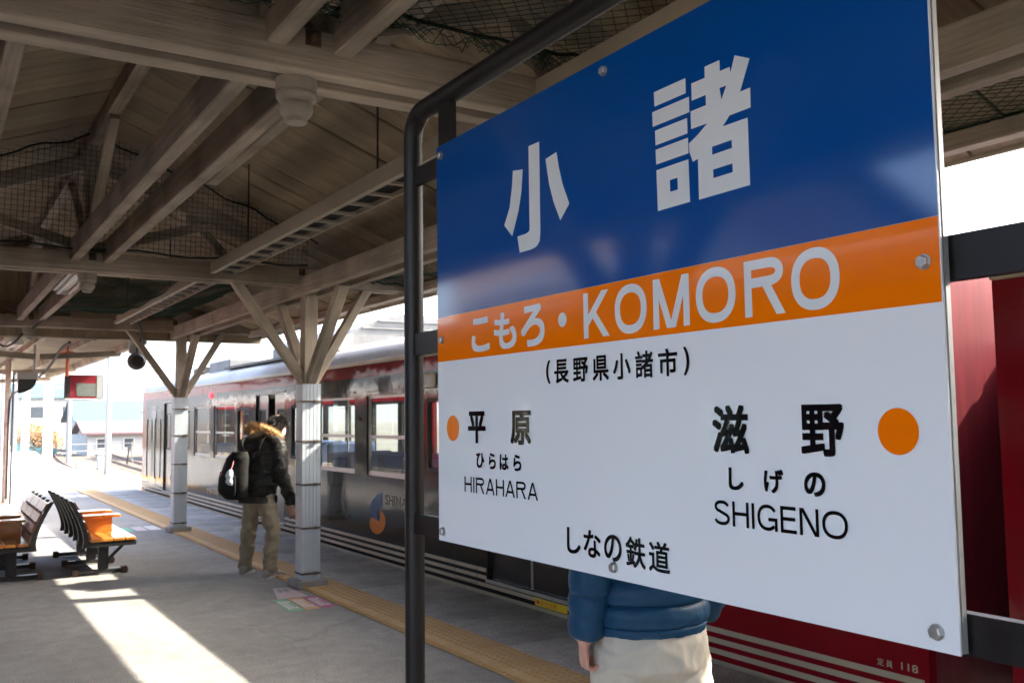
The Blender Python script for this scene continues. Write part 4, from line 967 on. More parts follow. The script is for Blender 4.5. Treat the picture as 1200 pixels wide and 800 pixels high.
# buffer stops
for x, lab in ((9.55, 'dark buffer stop nearer the platform end'), (10.85, 'dark buffer stop closer to the train end')):
    t = thing('buffer_stop', lab, 'buffer stop', (x, 62, -1.0), group='buffer stops in the yard')
    for s in (-.09, .09): MB().bar((x + s * 2, 61.6, -1.0), (x + s * .4, 62, .0), .07, .0).build('leg', 'dark', t)
    MB().bar((x - .09, 62, .0), (x + .09, 62, .0), .16, .22).build('head', 'dark', t)
    MB().bar((x, 62.9, -1.0), (x, 62.05, -.05), .07, -.05).build('strut', 'dark', t)
def foliage(mb, c, r, n, s, rng):
    c = Vector(c)
    for _ in range(n):
        d = Vector((rng.gauss(0, 1), rng.gauss(0, 1), rng.gauss(0, 1))).normalized() * (rng.random() ** .45)
        p = c + Vector((d.x * r[0], d.y * r[1], d.z * r[2])); a = Vector((rng.gauss(0, 1), rng.gauss(0, 1), rng.gauss(0, 1))).normalized(); b_ = a.orthogonal().normalized()
        a *= s * rng.uniform(.6, 1.3); b_ *= s * .5; mb.add([p - a * .5, p + b_ * .5, p + a * .5, p - b_ * .5], [(0, 1, 2, 3)])
rng = random.Random(11)
t = thing('shrub', 'orange brown shrub below the mirror beyond the tracks', 'shrub', (7.4, 80, -1.02))
mb = MB(); foliage(mb, (7.2, 80, .7), (1.6, 1.4, 1.0), 1500, .22, rng); foliage(mb, (8.2, 80.3, .3), (1.2, 1.2, .8), 900, .22, rng); mb.build('crown', 'leaf_orange', t)
st_ = MB()
for k in range(5): st_.tube([(7.5, 80, -1.02), (7.5 + rng.uniform(-.5, .5), 80, -.2), (7.3 + rng.uniform(-1, 1), 80 + rng.uniform(-.5, .5), .8)], [.06, .04, .015], 6)
st_.build('stem', 'bark', t)
def tree(x, y, h, label):
    t = thing('tree', label, 'tree', (x, y, -1.02), group='bare trees past the platform end')
    mb = MB(); top = Vector((x + rng.uniform(-.4, .4), y, h)); mb.tube([(x, y, -1.02), (x + .1, y, h * .35), top], [.22, .15, .04], 8)
    for k in range(12):
        z = h * rng.uniform(.25, .9); a = rng.uniform(0, 6.28); L = rng.uniform(.8, 1.8)
        p = Vector((x + .1, y, z)); q = p + Vector((math.cos(a) * L, math.sin(a) * L, L * .7)); mb.tube([p, p.lerp(q, .5) + Vector((0, 0, .1)), q], [.07, .04, .012], 6)
    mb.build('trunk', 'bark', t, True)
    lf = MB(); foliage(lf, (x, y, h * .75), (1.7, 1.7, h * .3), 700, .16, rng); lf.build('crown', 'leaf_green', t)
tree(1.9, 70, 4.6, 'dark thin tree at the far left behind the post'); tree(3.3, 78, 4.2, 'dark thin tree left of the white post')

# ------------------------------------------------------------------ cable ladder, lamps, cables and hung fittings
t = thing('cable_ladder', 'long metal cable ladder hung under the roof beside the plate beam', 'cable ladder', (2.32, 8, 2.9))
MB().box(2.205, 2.225, -1, 13.9, 2.955, 3.055).box(2.225, 2.245, -1, 13.9, 2.955, 2.965).build('side_rail', 'cream', t)
MB().box(2.415, 2.425, -1, 13.9, 2.955, 3.0).build('side_rail', 'cream', t)
rm = MB().box(2.246, 2.414, 0, .03, 2.956, 2.975).mesh('rung', 'cream', ORG[t.name])
y = -.8
while y < 13.8: o = link('rung', rm, t); o.location = (0, y, 0); y += .30
for k in range(6):
    x = 2.26 + k * .026; MB().tube([(x + random.uniform(-.006, .006), -1 + i * .75, 2.985 + random.uniform(0, .01)) for i in range(20)], .010, 6).build('cable', 'cable', t, True)
for y in (2.2, 5.0, 7.6, 10.5, 13): MB().tube([(2.215, y, 3.04), (2.215, y, zroof(2.215) - .02)], .006, 6).build('hanger_rod', 'dark', t)
def tube_lamp(loc, L, label, two=True):
    x, y, z = loc; t = thing('fluorescent_lamp', label, 'lamp', loc, group='strip lamps under the canopies')
    MB().extrude_y([(x - .035, z + .07), (x + .035, z + .07), (x + .035, z + .035), (x + .10, z + .01), (x + .10, z + .003), (x - .10, z + .003), (x - .10, z + .01), (x - .035, z + .035)], y, y + L).build('housing', 'white_paint', t)
    for d in (-.05, .05): MB().tube([(x + d, y + .03, z - .018), (x + d, y + L - .03, z - .018)], .016, 10).build('tube', 'white_paint', t, True)
    for yy in (y + .012, y + L - .03): MB().box(x - .075, x + .075, yy, yy + .018, z - .034, z + .003).build('socket', 'white_paint', t)
tube_lamp((1.19, 9.15, 2.955), 1.5, 'white strip lamp between the twin middle beams')
tube_lamp((1.19, -.5, 2.955), 1.5, 'white strip lamp overhead behind the viewer')
tube_lamp((1.10, 14.9, 2.74), 1.3, 'white strip lamp under the low far canopy')
def cable_run(pts, label, r=.014):
    o = MB(); P = [Vector(p) for p in pts]; out = []
    for i in range(len(P) - 1):
        a, b_, c, d = P[max(i - 1, 0)], P[i], P[i + 1], P[min(i + 2, len(P) - 1)]
        for k in range(8):
            u = k / 8; out.append(.5 * ((2 * b_) + (c - a) * u + (2 * a - 5 * b_ + 4 * c - d) * u * u + (3 * b_ - a - 3 * c + d) * u ** 3))
    out.append(P[-1]); o.tube(out, r, 8); ob = o.build('cable', 'cable', None, True); tag(ob, label, 'cable', 'black cables under the canopies')
cable_run([(1.36, 13.9, 3.0), (1.2, 14.3, 2.87), (1.1, 14.35, 2.80), (1.02, 14.5, 2.70), (.92, 14.7, 2.66), (.83, 14.75, 2.72)], 'black cable drooping in front of the gable planks')
cable_run([(1.75, 14.8, 2.75), (1.70, 15.4, 2.68), (1.64, 16.5, 2.45), (1.54, 18.5, 2.25), (1.45, 20.6, 2.15), (1.44, 21.2, 1.9), (1.44, 21.28, 1.0), (1.44, 21.28, .1)], 'black cable swinging down to the rusty post', .02)
cable_run([(2.45, 13.7, 3.05), (2.60, 14.1, 2.85), (2.62, 14.36, 2.72), (2.63, 14.5, 2.66)], 'black cable feeding the round loudspeaker')
# round loudspeaker under the gable
t = thing('loudspeaker', 'round black loudspeaker hung below the gable end', 'loudspeaker', (2.63, 14.62, 2.4))
MB().tube([(2.63, 14.58, 2.80), (2.63, 14.58, 2.60)], .012, 8).build('stem', 'dark', t)
MB().bbox(2.53, 2.75, 14.62, 14.72, 2.60, 2.80, .008).build('bracket', 'zinc', t)
MB().lathe([(.03, -.10), (.085, -.09), (.118, -.05), (.125, 0), (.118, .05), (.09, .09), (.03, .11)], (2.63, 14.60, 2.485), 24, 'y').build('horn', 'dark', t, True)
MB().lathe([(.126, -.02), (.131, -.02), (.131, .02), (.126, .02)], (2.63, 14.60, 2.485), 24, 'y').build('rim', 'zinc', t)
# hooded monitor on the left
t = thing('hooded_lamp', 'black quarter round hooded lamp near the left post', 'lamp', (1.30, 16.6, 2.0))
MB().bbox(1.22, 1.52, 16.55, 16.75, 2.29, 2.40, .006).build('housing', 'zinc', t)
MB().extrude_y([(1.24, 2.288)] + [(1.24 + .26 * math.cos(R(-a)), 2.288 - .0 + .22 * math.sin(R(-a))) for a in range(0, 91, 10)], 16.56, 16.74).build('hood', 'dark', t)
MB().tube([(1.47, 16.65, 2.40), (1.47, 16.65, 2.85)], .02, 8).build('stem', 'zinc', t)
# platform mirror: its reflection of a red train is painted in flat shapes
t = thing('platform_mirror', 'platform mirror with a painted red train reflection, hanging from an orange bracket', 'mirror', (2.25, 17, 2.0))
MB().lathe([(.012, 0), (.10, .13), (.10, .15)], (1.985, 17.0, 2.62), 12).build('bracket_cone', 'orange_paint', t)
MB().tube([(1.985, 17, 2.76), (1.985, 17, 2.9)], .012, 8).build('rod', 'orange_paint', t)
MB().tube([(1.985, 17, 2.36), (1.985, 17, 2.63)], .028, 10).build('rod', 'orange_paint', t)
MB().bbox(1.955, 2.545, 17.0, 17.12, 1.985, 2.385, .015).build('casing', 'dark', t)
MB().box(2.44, 2.53, 16.985, 16.998, 1.995, 2.375).build('shade_panel', 'st_grey', t)
MB().box(1.965, 2.435, 16.990, 16.999, 1.995, 2.375).build('painted_mirror_face', 'painted_mirror_red', t)
MB().extrude_y([(2.14, 2.03), (2.425, 2.03), (2.425, 2.24), (2.12, 2.25)], 16.986, 16.9895).build('painted_windscreen', 'painted_mirror_glass', t)
MB().box(1.967, 2.03, 16.986, 16.9895, 2.0, 2.36).build('painted_train_side', 'dark', t)
MB().box(1.96, 2.44, 16.982, 16.9985, 1.980, 1.994).build('rim', 'white_paint', t)

# ------------------------------------------------------------------ floor stickers
def quad(mb, pts, z): mb.add([(a, b, z) for a, b in pts], [(0, 1, 2, 3)])
def sticker(name, pts, mat, label, lines=None, group='floor stickers by the near post'):
    mb = MB(); quad(mb, pts, .004); o = mb.build(name, mat); tag(o, label, 'floor sticker', group)
    if lines:
        p = [Vector((*q, .0052)) for q in pts]
        for (s, u0, u1, v0, v1, mt) in lines:
            m = MB(); text_on(m, s, lambda u, v: (p[3].lerp(p[2], u0 + (u1 - u0) * u)).lerp(p[0].lerp(p[1], u0 + (u1 - u0) * u), v0 + (v1 - v0) * v), .03, Vector((0, 0, 1))); m.build('lettering', mt, o)
sticker('floor_sticker', [(2.87, 8.93), (3.02, 8.93), (3.02, 8.37), (2.74, 8.37)], 'st_pink', 'pale pink worn floor sticker right by the post foot', [('●●', .15, .7, .5, .85, 'st_grey')])
sticker('floor_sticker', [(2.68, 8.34), (2.805, 8.34), (2.775, 7.77), (2.65, 7.77)], 'st_green', 'green floor sticker with white lettering', [('乗車口', .1, .9, .1, .9, 'st_white')])
sticker('floor_sticker', [(2.82, 8.34), (2.94, 8.34), (2.915, 7.77), (2.79, 7.77)], 'st_orange', 'orange floor sticker with white lettering', [('乗車口', .1, .9, .1, .9, 'st_white')])
sticker('floor_sticker', [(2.955, 8.34), (3.075, 8.34), (3.05, 7.77), (2.93, 7.77)], 'st_magenta', 'magenta floor sticker with white lettering', [('乗車口', .1, .9, .1, .9, 'st_white')])
for k, (mt, lb) in enumerate((('st_green', 'faded green floor sticker level with the far post'), ('st_pink', 'faded pink floor sticker level with the far post'), ('st_white', 'faded white floor sticker level with the far post'))):
    x = 2.52 + .19 * k; sticker('floor_sticker', [(x, 15.35), (x + .16, 15.35), (x + .16, 14.75), (x, 14.75)], mt, lb, None, 'floor stickers by the far post')
for k, lb in enumerate(('left of three white floor stickers far down the platform', 'middle of three white floor stickers far down the platform', 'right of three white floor stickers far down the platform')):
    x = 2.62 + .28 * k; sticker('floor_sticker', [(x, 22.9), (x + .24, 22.9), (x + .24, 22.2), (x, 22.2)], 'st_white', lb, None, 'white floor stickers down the platform')

# ------------------------------------------------------------------ benches
def make_bench(label, loc, rotz):
    """local: faces +x, runs along +y from 0 to 2.0"""
    t = thing('bench', label, 'bench', (0, 0, 0), group='back to back platform benches'); L = 1.95
    t['label'] = label
    def curve(k): return (.06 - .17 * k ** 1.5, .37 + .42 * k)      # x, z of the curved back
    for i in range(6):
        y = .02 + i * (L - .04) / 5; mb = MB(); pts = [curve(k / 8) for k in range(9)]
        poly = [(x - .05 + .02 * (z - .37), z) for x, z in pts] + [(x, z) for x, z in reversed(pts)]
        mb.extrude_y([(-.0, .30)] + [(.07, .30)] + list(reversed(poly)), y - .016, y + .016); mb.build('back_rib', 'steel_black', t)
    for k in range(4):
        a, b_ = curve(k / 4 + .03), curve((k + 1) / 4 - .03)
        for s in range(3):
            y0 = s * L / 3 + .012; y1 = (s + 1) * L / 3 - .012
            mb = MB(); mb.add([(a[0] + .002, y0, a[1]), (a[0] + .002, y1, a[1]), (b_[0] + .002, y1, b_[1]), (b_[0] + .002, y0, b_[1]), (a[0] + .022, y0, a[1]), (a[0] + .022, y1, a[1]), (b_[0] + .022, y1, b_[1]), (b_[0] + .022, y0, b_[1])],
                   [(0, 3, 2, 1), (4, 5, 6, 7), (0, 1, 5, 4), (1, 2, 6, 5), (2, 3, 7, 6), (3, 0, 4, 7)]); mb.build('back_slat', 'bench_red', t)
    for s in range(4):
        x0 = .075 + s * .113; MB().bbox(x0, x0 + .107, 0, L, .352, .385, .006).build('seat_slat', 'bench_wood', t)
    MB().bbox(.06, .53, .01, L - .01, .30, .350, .006).build('seat_frame', 'steel_black', t)
    for y in (L * .36, L * .66):
        a = MB().bbox(.06, .47, y - .10, y + .10, .545, .575, .008).build('arm_table', 'bench_wood', t)
        MB().box(.10, .38, y - .075, y + .075, .386, .544).build('arm_box', 'bench_wood', a)
    for y in (.14, L / 2, L - .14):
        f = MB().bbox(-.08, .47, y - .025, y + .025, .012, .055, .006).build('foot', 'steel_black', t)
        MB().bbox(.17, .27, y - .03, y + .03, .056, .30, .006).build('leg', 'steel_black', t)
        for x in (-.05, .43): MB().bbox(x - .03, x + .03, y - .04, y + .04, .0, .07, .005).build('foot_bracket', 'iron', f)
        MB().bar((.22, y, .10), (.42, y, .30), .02, .03).build('gusset', 'steel_black', t)
    t.location = loc; t.rotation_euler = (0, 0, rotz); return t
make_bench('orange wooden bench facing the train, its seat and arm tables in the sun', (1.44, 10.72, 0), 0)
make_bench('glossy red brown bench at the left edge, turned away from the train', (1.02, 12.72, 0), math.pi)

# ------------------------------------------------------------------ people
def bake(mb, name, mat, voxel, smooth_it=6):
    """union of overlapping limbs as one continuous skin"""
    me = mb.mesh(name, mat); o = bpy.data.objects.new('tmp', me); C.objects.link(o)
    m = o.modifiers.new('r', 'REMESH'); m.mode = 'VOXEL'; m.voxel_size = voxel
    m2 = o.modifiers.new('s', 'SMOOTH'); m2.factor = .5; m2.iterations = smooth_it
    res = bpy.data.meshes.new_from_object(o.evaluated_get(bpy.context.evaluated_depsgraph_get()))
    bpy.data.objects.remove(o); res.name = name
    res.materials.clear(); res.materials.append(M[mat]); res.polygons.foreach_set('use_smooth', [True] * len(res.polygons)); return res
V = Vector
from mathutils import noise as mnoise
def wrinkle(me, amp, sx, sz, seed=0.0, skew=0.6):
    """cloth folds: ridged noise pushed along the normals"""
    off = V((seed, seed * 2.3, seed * 1.7)); nn_ = [v.normal.copy() for v in me.vertices]
    for v, n_ in zip(me.vertices, nn_):
        p = V((v.co.x * sx + v.co.z * skew * sx, v.co.y * sx, v.co.z * sz - v.co.x * skew * sz)) + off
        r = 1 - 2 * abs(mnoise.noise(p)); r2 = 1 - 2 * abs(mnoise.noise(p * 2.1 + off))
        v.co += n_ * (amp * (max(r, 0) ** 2 - .35) + amp * .4 * (max(r2, 0) ** 2 - .35))
    me.update(); return me
def limb(mb, pts, rad, n=16): mb.tube(pts, rad, n)
def rings_between(keys, sub=4):
    """keys: (z, cx, cy, rx, ry) -> smooth list"""
    out = []
    for a, b_ in zip(keys[:-1], keys[1:]):
        for k in range(sub):
            u = k / sub; u = u * u * (3 - 2 * u) if sub < 30 else u; out.append(tuple(p + (q - p) * u for p, q in zip(a, b_)))
    out.append(keys[-1]); return out
def hand(mb, wrist, d, side, palm_n, curl=1.0, s=1.0):
    """wrist point, direction of the hand, sideways axis (towards the thumb), palm normal; fingers curl towards palm_n"""
    d = V(d).normalized(); sd = V(side).normalized(); pn = V(palm_n).normalized(); w = V(wrist)
    mb.loft([(w, sd * .026 * s, pn * .020 * s), (w + d * .03 * s, sd * .034 * s, pn * .018 * s), (w + d * .065 * s, sd * .041 * s, pn * .016 * s), (w + d * .092 * s, sd * .040 * s, pn * .013 * s)], 14)
    for k, (o, L) in enumerate(((.029, .070), (.010, .080), (-.010, .074), (-.029, .058))):
        p = w + d * .086 * s + sd * o * s; pts = [p]; a = .35 * curl; dd = d
        for seg, f in enumerate((.46, .32, .24)):
            ang = a + curl * (.55, 1.35, 2.1)[seg] * .75; dd = d * math.cos(ang) + pn * math.sin(ang); pts.append(pts[-1] + dd * L * f * s)
        mb.tube(pts, [.0095 * s, .0090 * s, .0082 * s, .0068 * s], 10)
    p = w + d * .03 * s + sd * .030 * s
    mb.tube([p, p + (d * .6 + sd * .65 + pn * .35) * .032 * s, p + (d * 1.25 + sd * .62 + pn * .9) * .034 * s, p + (d * 1.7 + sd * .35 + pn * 1.35) * .036 * s], [.014 * s, .012 * s, .0105 * s, .008 * s], 10)
def head(mb, c, fwd, up, s=1.0):
    """ellipsoid skull with jaw, nose, brow, ears; c = centre of the head"""
    f = V(fwd).normalized(); u = V(up); u = (u - f * u.dot(f)).normalized(); r = f.cross(u); c = V(c)
    prof = [(.118, .015, .02, .0), (.105, .050, .062, -.004), (.075, .070, .086, -.006), (.03, .076, .094, -.004), (-.015, .073, .090, .002), (-.055, .064, .078, .010), (-.085, .052, .064, .018), (-.108, .034, .040, .026), (-.118, .012, .014, .03)]
    mb.loft([(c + u * (z * s) + f * (o * s), r * (a * s), f * (b_ * s)) for z, a, b_, o in prof], 20)
    mb.tube([c + f * .082 * s + u * .012 * s, c + f * .098 * s - u * .02 * s, c + f * .106 * s - u * .034 * s], [.008 * s, .011 * s, .013 * s], 8)
    for sg in (-1, 1):
        e = c + r * (.076 * sg * s) - f * .01 * s; mb.loft([(e - u * .032 * s, f * .008 * s, r * .008 * s), (e - u * .01 * s, f * .018 * s, r * .010 * s), (e + u * .018 * s, f * .020 * s, r * .011 * s), (e + u * .034 * s, f * .010 * s, r * .008 * s)], 10)
        mb.tube([c + f * .078 * s + r * (.02 * sg * s) + u * .022 * s, c + f * .074 * s + r * (.045 * sg * s) + u * .022 * s], .010 * s, 8)
    mb.tube([c + f * .086 * s - u * .060 * s - r * .018 * s, c + f * .090 * s - u * .060 * s, c + f * .086 * s - u * .060 * s + r * .018 * s], .007 * s, 8)
    return f, u, r
def strands(mb, rng, pts_normals, L, w, droop):
    for p, nrm in pts_normals:
        t_ = nrm.orthogonal().normalized(); t_.rotate(Matrix.Rotation(rng.uniform(0, 6.28), 3, nrm)); l = L * rng.uniform(.6, 1.25)
        d1 = (nrm + V((rng.gauss(0, .35), rng.gauss(0, .35), rng.gauss(0, .35) - droop))).normalized()
        mid = p + d1 * l * .55; end = mid + (d1 + V((0, 0, -droop * .8))).normalized() * l * .5
        mb.add([p - t_ * w, p + t_ * w, mid + t_ * w * .7, mid - t_ * w * .7, end], [(0, 1, 2, 3), (3, 2, 4)])
def puffed(keys, sub, n, pitch, depth):
    """rings with quilted ridges: keys as rings_between"""
    out = []
    for (z, cx, cy, rx, ry) in rings_between(keys, sub):
        f = 1 + depth * (abs(math.sin(math.pi * z / pitch)) ** .4 - .8); out.append((V((cx, cy, z)), V((rx * f, 0, 0)), V((0, ry * f, 0))))
    return out
def shoe(parent, x, y, rot, mat='shoe', name='shoe'):
    mb = MB(); c, s = math.cos(rot), math.sin(rot)
    def P(a, b_, z): return V((x + a * c - b_ * s, y + a * s + b_ * c, z))
    keys = [(-.10, .012, .030, .05), (-.085, .0, .042, .088), (-.03, .0, .044, .098), (.04, .0, .046, .082), (.10, .0, .050, .062), (.15, .0, .044, .050), (.178, .0, .020, .034)]
    rings = []
    for (yy, o, w, h) in keys: rings.append((P(0, yy, h / 2 + .004), V((c * w, s * w, 0)), V((0, 0, h / 2))))
    mb.loft(rings, 16); o = mb.build(name, mat, parent, True)
    sl = MB(); n = 18; pts = []
    for k in range(n):
        a = 2 * math.pi * k / n; pts.append((.050 * math.cos(a) * (1.0 if math.sin(a) > -.2 else .9), .04 + .142 * math.sin(a)))
    sl.add([P(a, b_, .0) for a, b_ in pts] + [P(a, b_, .026) for a, b_ in pts], [tuple(range(n - 1, -1, -1)), tuple(range(n, 2 * n))] + [(k, (k + 1) % n, n + (k + 1) % n, n + k) for k in range(n)]); sl.build('sole', 'shoe_white', o)
    st = MB()
    for k in range(3): st.bar(P(.046, .0 + k * .03, .03), P(.038, .015 + k * .03, .075), .004, .012)
    st.build('shoe_stripe', 'shoe_white', o)

# --- man in the dark jacket by the post (local: faces +y, right hand at +x)
man = thing('person', 'person in black fur trimmed jacket and khaki trousers beside the near post, head bowed', 'person', (0, 0, 0))
mb = MB()
HC = V((.03, .235, 1.535)); HF = V((.12, .86, -.62))
mb.loft([(V((0, .0, .80)), V((.15, 0, 0)), V((0, .10, 0))), (V((0, 0, .95)), V((.14, 0, 0)), V((0, .09, 0))), (V((0, .03, 1.15)), V((.15, 0, 0)), V((0, .10, 0))), (V((0, .06, 1.33)), V((.16, 0, 0)), V((0, .09, 0))), (V((0, .085, 1.40)), V((.08, 0, 0)), V((0, .06, 0)))], 18)
limb(mb, [(0, .075, 1.36), (.01, .13, 1.43), (.02, .19, 1.49)], [.062, .056, .055])
head(mb, HC, HF, (0, .4, 1))
LF, RF = V((-.215, .04, 0)), V((.215, -.03, 0))
for s, ft in ((-1, LF), (1, RF)):
    limb(mb, [(s * .085, 0, .86), (ft.x * .78, .03, .47), (ft.x * .98, ft.y - .03, .09)], [.075, .052, .038])
    limb(mb, [(ft.x * .98, ft.y - .03, .09), (ft.x, ft.y + .06, .045)], [.036, .03])
RH = V((.265, .20, .69)); LH = V((-.24, .24, .80))
limb(mb, [(.16, .07, 1.34), (.245, .06, 1.08), RH + V((0, -.02, .09)), RH], [.048, .04, .028, .026])
limb(mb, [(-.16, .07, 1.34), (-.25, .07, 1.09), LH + V((0, -.05, .07)), LH], [.048, .04, .028, .026])
hand(mb, RH, (.05, .18, -1), (0, 1, .18), (-1, .05, 0), .8, .95); hand(mb, LH, (.05, .5, -.8), (.2, .8, .5), (1, 0, .1), .9, .95)
link('body', bake(mb, 'body', 'skin', .0065, 3), man)
# jacket
mb = MB(); keys = [(.775, 0, -.005, .170, .135), (.80, 0, -.005, .186, .150), (.87, 0, -.005, .205, .165), (.98, 0, 0, .208, .165), (1.12, 0, .015, .214, .165), (1.26, 0, .035, .222, .16), (1.35, 0, .055, .205, .140), (1.41, 0, .08, .150, .115), (1.455, 0, .11, .085, .085)]
rr = []
for (z, cx, cy, rx, ry) in rings_between(keys, 5):
    f = 1 + .018 * math.sin(z * 61) + .012 * math.sin(z * 27 + 1); rr.append((V((cx, cy, z)), V((rx * f, 0, 0)), V((0, ry * f, 0))))
mb.loft(rr, 28)
def sleeve(mb, pts, rad, wob=.05, n=16, freq=34):
    P = []; Rr = []
    for (a, b_), (r0, r1) in zip(zip(pts[:-1], pts[1:]), zip(rad[:-1], rad[1:])):
        a, b_ = V(a), V(b_); k = max(3, int((b_ - a).length / .025))
        for i in range(k):
            u = i / k; P.append(a.lerp(b_, u)); Rr.append((r0 + (r1 - r0) * u) * (1 + wob * math.sin((len(P)) * 1.15)))
    P.append(V(pts[-1])); Rr.append(rad[-1]); mb.tube(P, Rr, n)
sleeve(mb, [(.13, .065, 1.385), (.20, .065, 1.32), (.255, .05, 1.07), RH + V((0, -.03, .10)), RH + V((0, -.008, .03))], [.075, .092, .080, .060, .050])
sleeve(mb, [(-.13, .065, 1.385), (-.20, .065, 1.32), (-.258, .06, 1.08), LH + V((-.005, -.06, .09)), LH + V((0, -.012, .02))], [.075, .092, .080, .060, .050])
jk = link('jacket', wrinkle(bake(mb, 'jacket', 'jacket_dark', .007, 3), .011, 5, 11, 1.3), man)
MB().bbox(-.17, .17, -.165, .145, .765, .80, .05).build('jacket_hem', 'jacket_dark', man, True)
# hood lying on the back with fur trim round the neck
mb = MB()
mb.loft([(V((0, -.085, 1.27)), V((.08, 0, 0)), V((0, .03, .02))), (V((0, -.105, 1.33)), V((.125, 0, 0)), V((0, .055, .03))), (V((0, -.07, 1.41)), V((.14, 0, 0)), V((0, .075, .05))), (V((0, -.01, 1.46)), V((.12, 0, 0)), V((0, .09, .05)))], 18)
mb.build('hood', 'jacket_dark', man, True)
fr = MB(); rng2 = random.Random(4); pn = []
core = []
for k in range(29):
    a = -.35 + (2 * math.pi + .0) * k / 28
    p = V((.150 * math.cos(a), .065 + .155 * math.sin(a), 1.455 - .075 * math.sin(a) + .01)); core.append(p)
fr.tube(core, .034, 10)
for _ in range(2600):
    k = rng2.uniform(0, 27.99); i = int(k); c_ = core[i].lerp(core[i + 1], k - i); d = (core[i + 1] - core[i]).normalized(); x_ = d.orthogonal().normalized(); x_.rotate(Matrix.Rotation(rng2.uniform(0, 6.28), 3, d))
    pn.append((c_ + x_ * .030, x_))
strands(fr, rng2, pn, .034, .0022, .25); fr.build('fur_trim', 'fur', man, False)
# hair
hr = MB(); f_ = HF.normalized(); u_ = V((0, .4, 1)); u_ = (u_ - f_ * u_.dot(f_)).normalized(); r_ = f_.cross(u_)
def hairpt(th, ph, g=1.0): return HC + r_ * (.080 * g * math.sin(th) * math.cos(ph)) + f_ * (.099 * g * math.sin(th) * math.sin(ph) - .006) + u_ * (.122 * g * math.cos(th))
pn = []
for _ in range(5200):
    th = math.acos(1 - rng2.random() * 1.62); ph = rng2.uniform(0, 6.283)
    fr_ = math.sin(th) * math.sin(ph)
    if th > 1.25 and fr_ > .15: continue
    if th > .95 and fr_ > .62: continue
    p = hairpt(th, ph, 1.03); n_ = (p - HC).normalized(); pn.append((p, (n_ * .55 + (f_ * .35 - u_ * .5)).normalized()))
strands(hr, rng2, pn, .046, .0035, .15)
cap_ = []
n = 20
for j in range(9):
    th = .05 + 1.62 * j / 8
    for k in range(n):
        ph = 2 * math.pi * k / n; lim = th
        if math.sin(ph) > .2: lim = min(th, 1.0)
        cap_.append(hairpt(lim, ph, 1.035))
hr.add(cap_, [(j * n + k, j * n + (k + 1) % n, (j + 1) * n + (k + 1) % n, (j + 1) * n + k) for j in range(8) for k in range(n)] + [tuple(range(n))])
hr.build('hair', 'hair', man, False)
# mask over nose and mouth
mk = MB(); rows = []
for j in range(4):
    z = .0 - .10 * j / 3
    for k in range(9):
        a = R(-78 + 156 * k / 8); rx, ry = (.080, .104) if j < 2 else (.072, .100)
        rows.append(HC + u_ * z + r_ * (rx * math.sin(a)) + f_ * (ry * math.cos(a) + (.012 if j in (1, 2) else .002)))
mk.add(rows, [(j * 9 + k, j * 9 + k + 1, (j + 1) * 9 + k + 1, (j + 1) * 9 + k) for j in range(3) for k in range(8)]); mk.build('face_mask', 'mask', man, True)
# trousers
mb = MB()
mb.loft([(V((0, 0, .72)), V((.10, 0, 0)), V((0, .09, 0))), (V((0, -.005, .78)), V((.165, 0, 0)), V((0, .122, 0))), (V((0, -.005, .86)), V((.172, 0, 0)), V((0, .128, 0))), (V((0, 0, .93)), V((.165, 0, 0)), V((0, .12, 0)))], 20)
for s, ft in ((-1, LF), (1, RF)): sleeve(mb, [(s * .088, 0, .84), (s * .105, .008, .70), (ft.x * .80, .035, .47), (ft.x * .95, ft.y - .01, .18), (ft.x * 1.0, ft.y - .015, .055)], [.098, .094, .080, .072, .074], .035)
link('trousers', wrinkle(bake(mb, 'trousers', 'trousers_khaki', .0075, 3), .010, 6, 9, 2.1), man)
shoe(man, LF.x, LF.y, .35); shoe(man, RF.x, RF.y, -.05)
man.location = (2.99, 9.78, 0); man.rotation_euler = (0, 0, R(-62))
# backpack on his back
bag = thing('backpack', 'black backpack slung on the back of the person in the fur trimmed jacket', 'backpack', (0, 0, 0))
mb = MB(); keys = [(.80, -.05, -.275, .115, .075), (.83, -.05, -.285, .150, .100), (.95, -.05, -.295, .160, .108), (1.10, -.05, -.285, .155, .100), (1.22, -.04, -.26, .135, .085), (1.28, -.03, -.24, .09, .06)]
mb.loft([(V((cx, cy, z)), V((rx, 0, 0)), V((0, ry, 0))) for (z, cx, cy, rx, ry) in rings_between(keys, 5)], 20); mb.build('main_pack', 'bag', bag, True)
MB().loft([(V((-.05, -.385, .85)), V((.10, 0, 0)), V((0, .035, 0))), (V((-.05, -.395, .90)), V((.12, 0, 0)), V((0, .045, 0))), (V((-.05, -.39, 1.02)), V((.115, 0, 0)), V((0, .04, 0))), (V((-.05, -.375, 1.06)), V((.09, 0, 0)), V((0, .025, 0)))], 16).build('front_pocket', 'bag', bag, True)
MB().tube([(-.05, -.20, 1.27), (-.12, -.13, 1.39), (-.17, .0, 1.42), (-.19, .12, 1.36), (-.17, .2, 1.2), (-.19, .16, 1.0), (-.20, -.05, .86)], .019, 8).build('shoulder_strap', 'bag', bag, True)
mb = MB(); mb.loft([(V((.03, -.425, .955)), V((.024, 0, 0)), V((0, .015, 0))), (V((.03, -.44, .985)), V((.042, 0, 0)), V((0, .030, 0))), (V((.03, -.44, 1.02)), V((.030, 0, 0)), V((0, .026, 0))), (V((.03, -.44, 1.05)), V((.044, 0, 0)), V((0, .034, 0))), (V((.03, -.43, 1.09)), V((.034, 0, 0)), V((0, .026, 0))), (V((.03, -.42, 1.11)), V((.012, 0, 0)), V((0, .012, 0)))], 14).build('plain_charm', 'charm', bag, True)
MB().tube([(.03, -.42, 1.10), (.02, -.38, 1.16), (.0, -.355, 1.19)], .004, 6).build('charm_cord', 'charm_pink', bag)
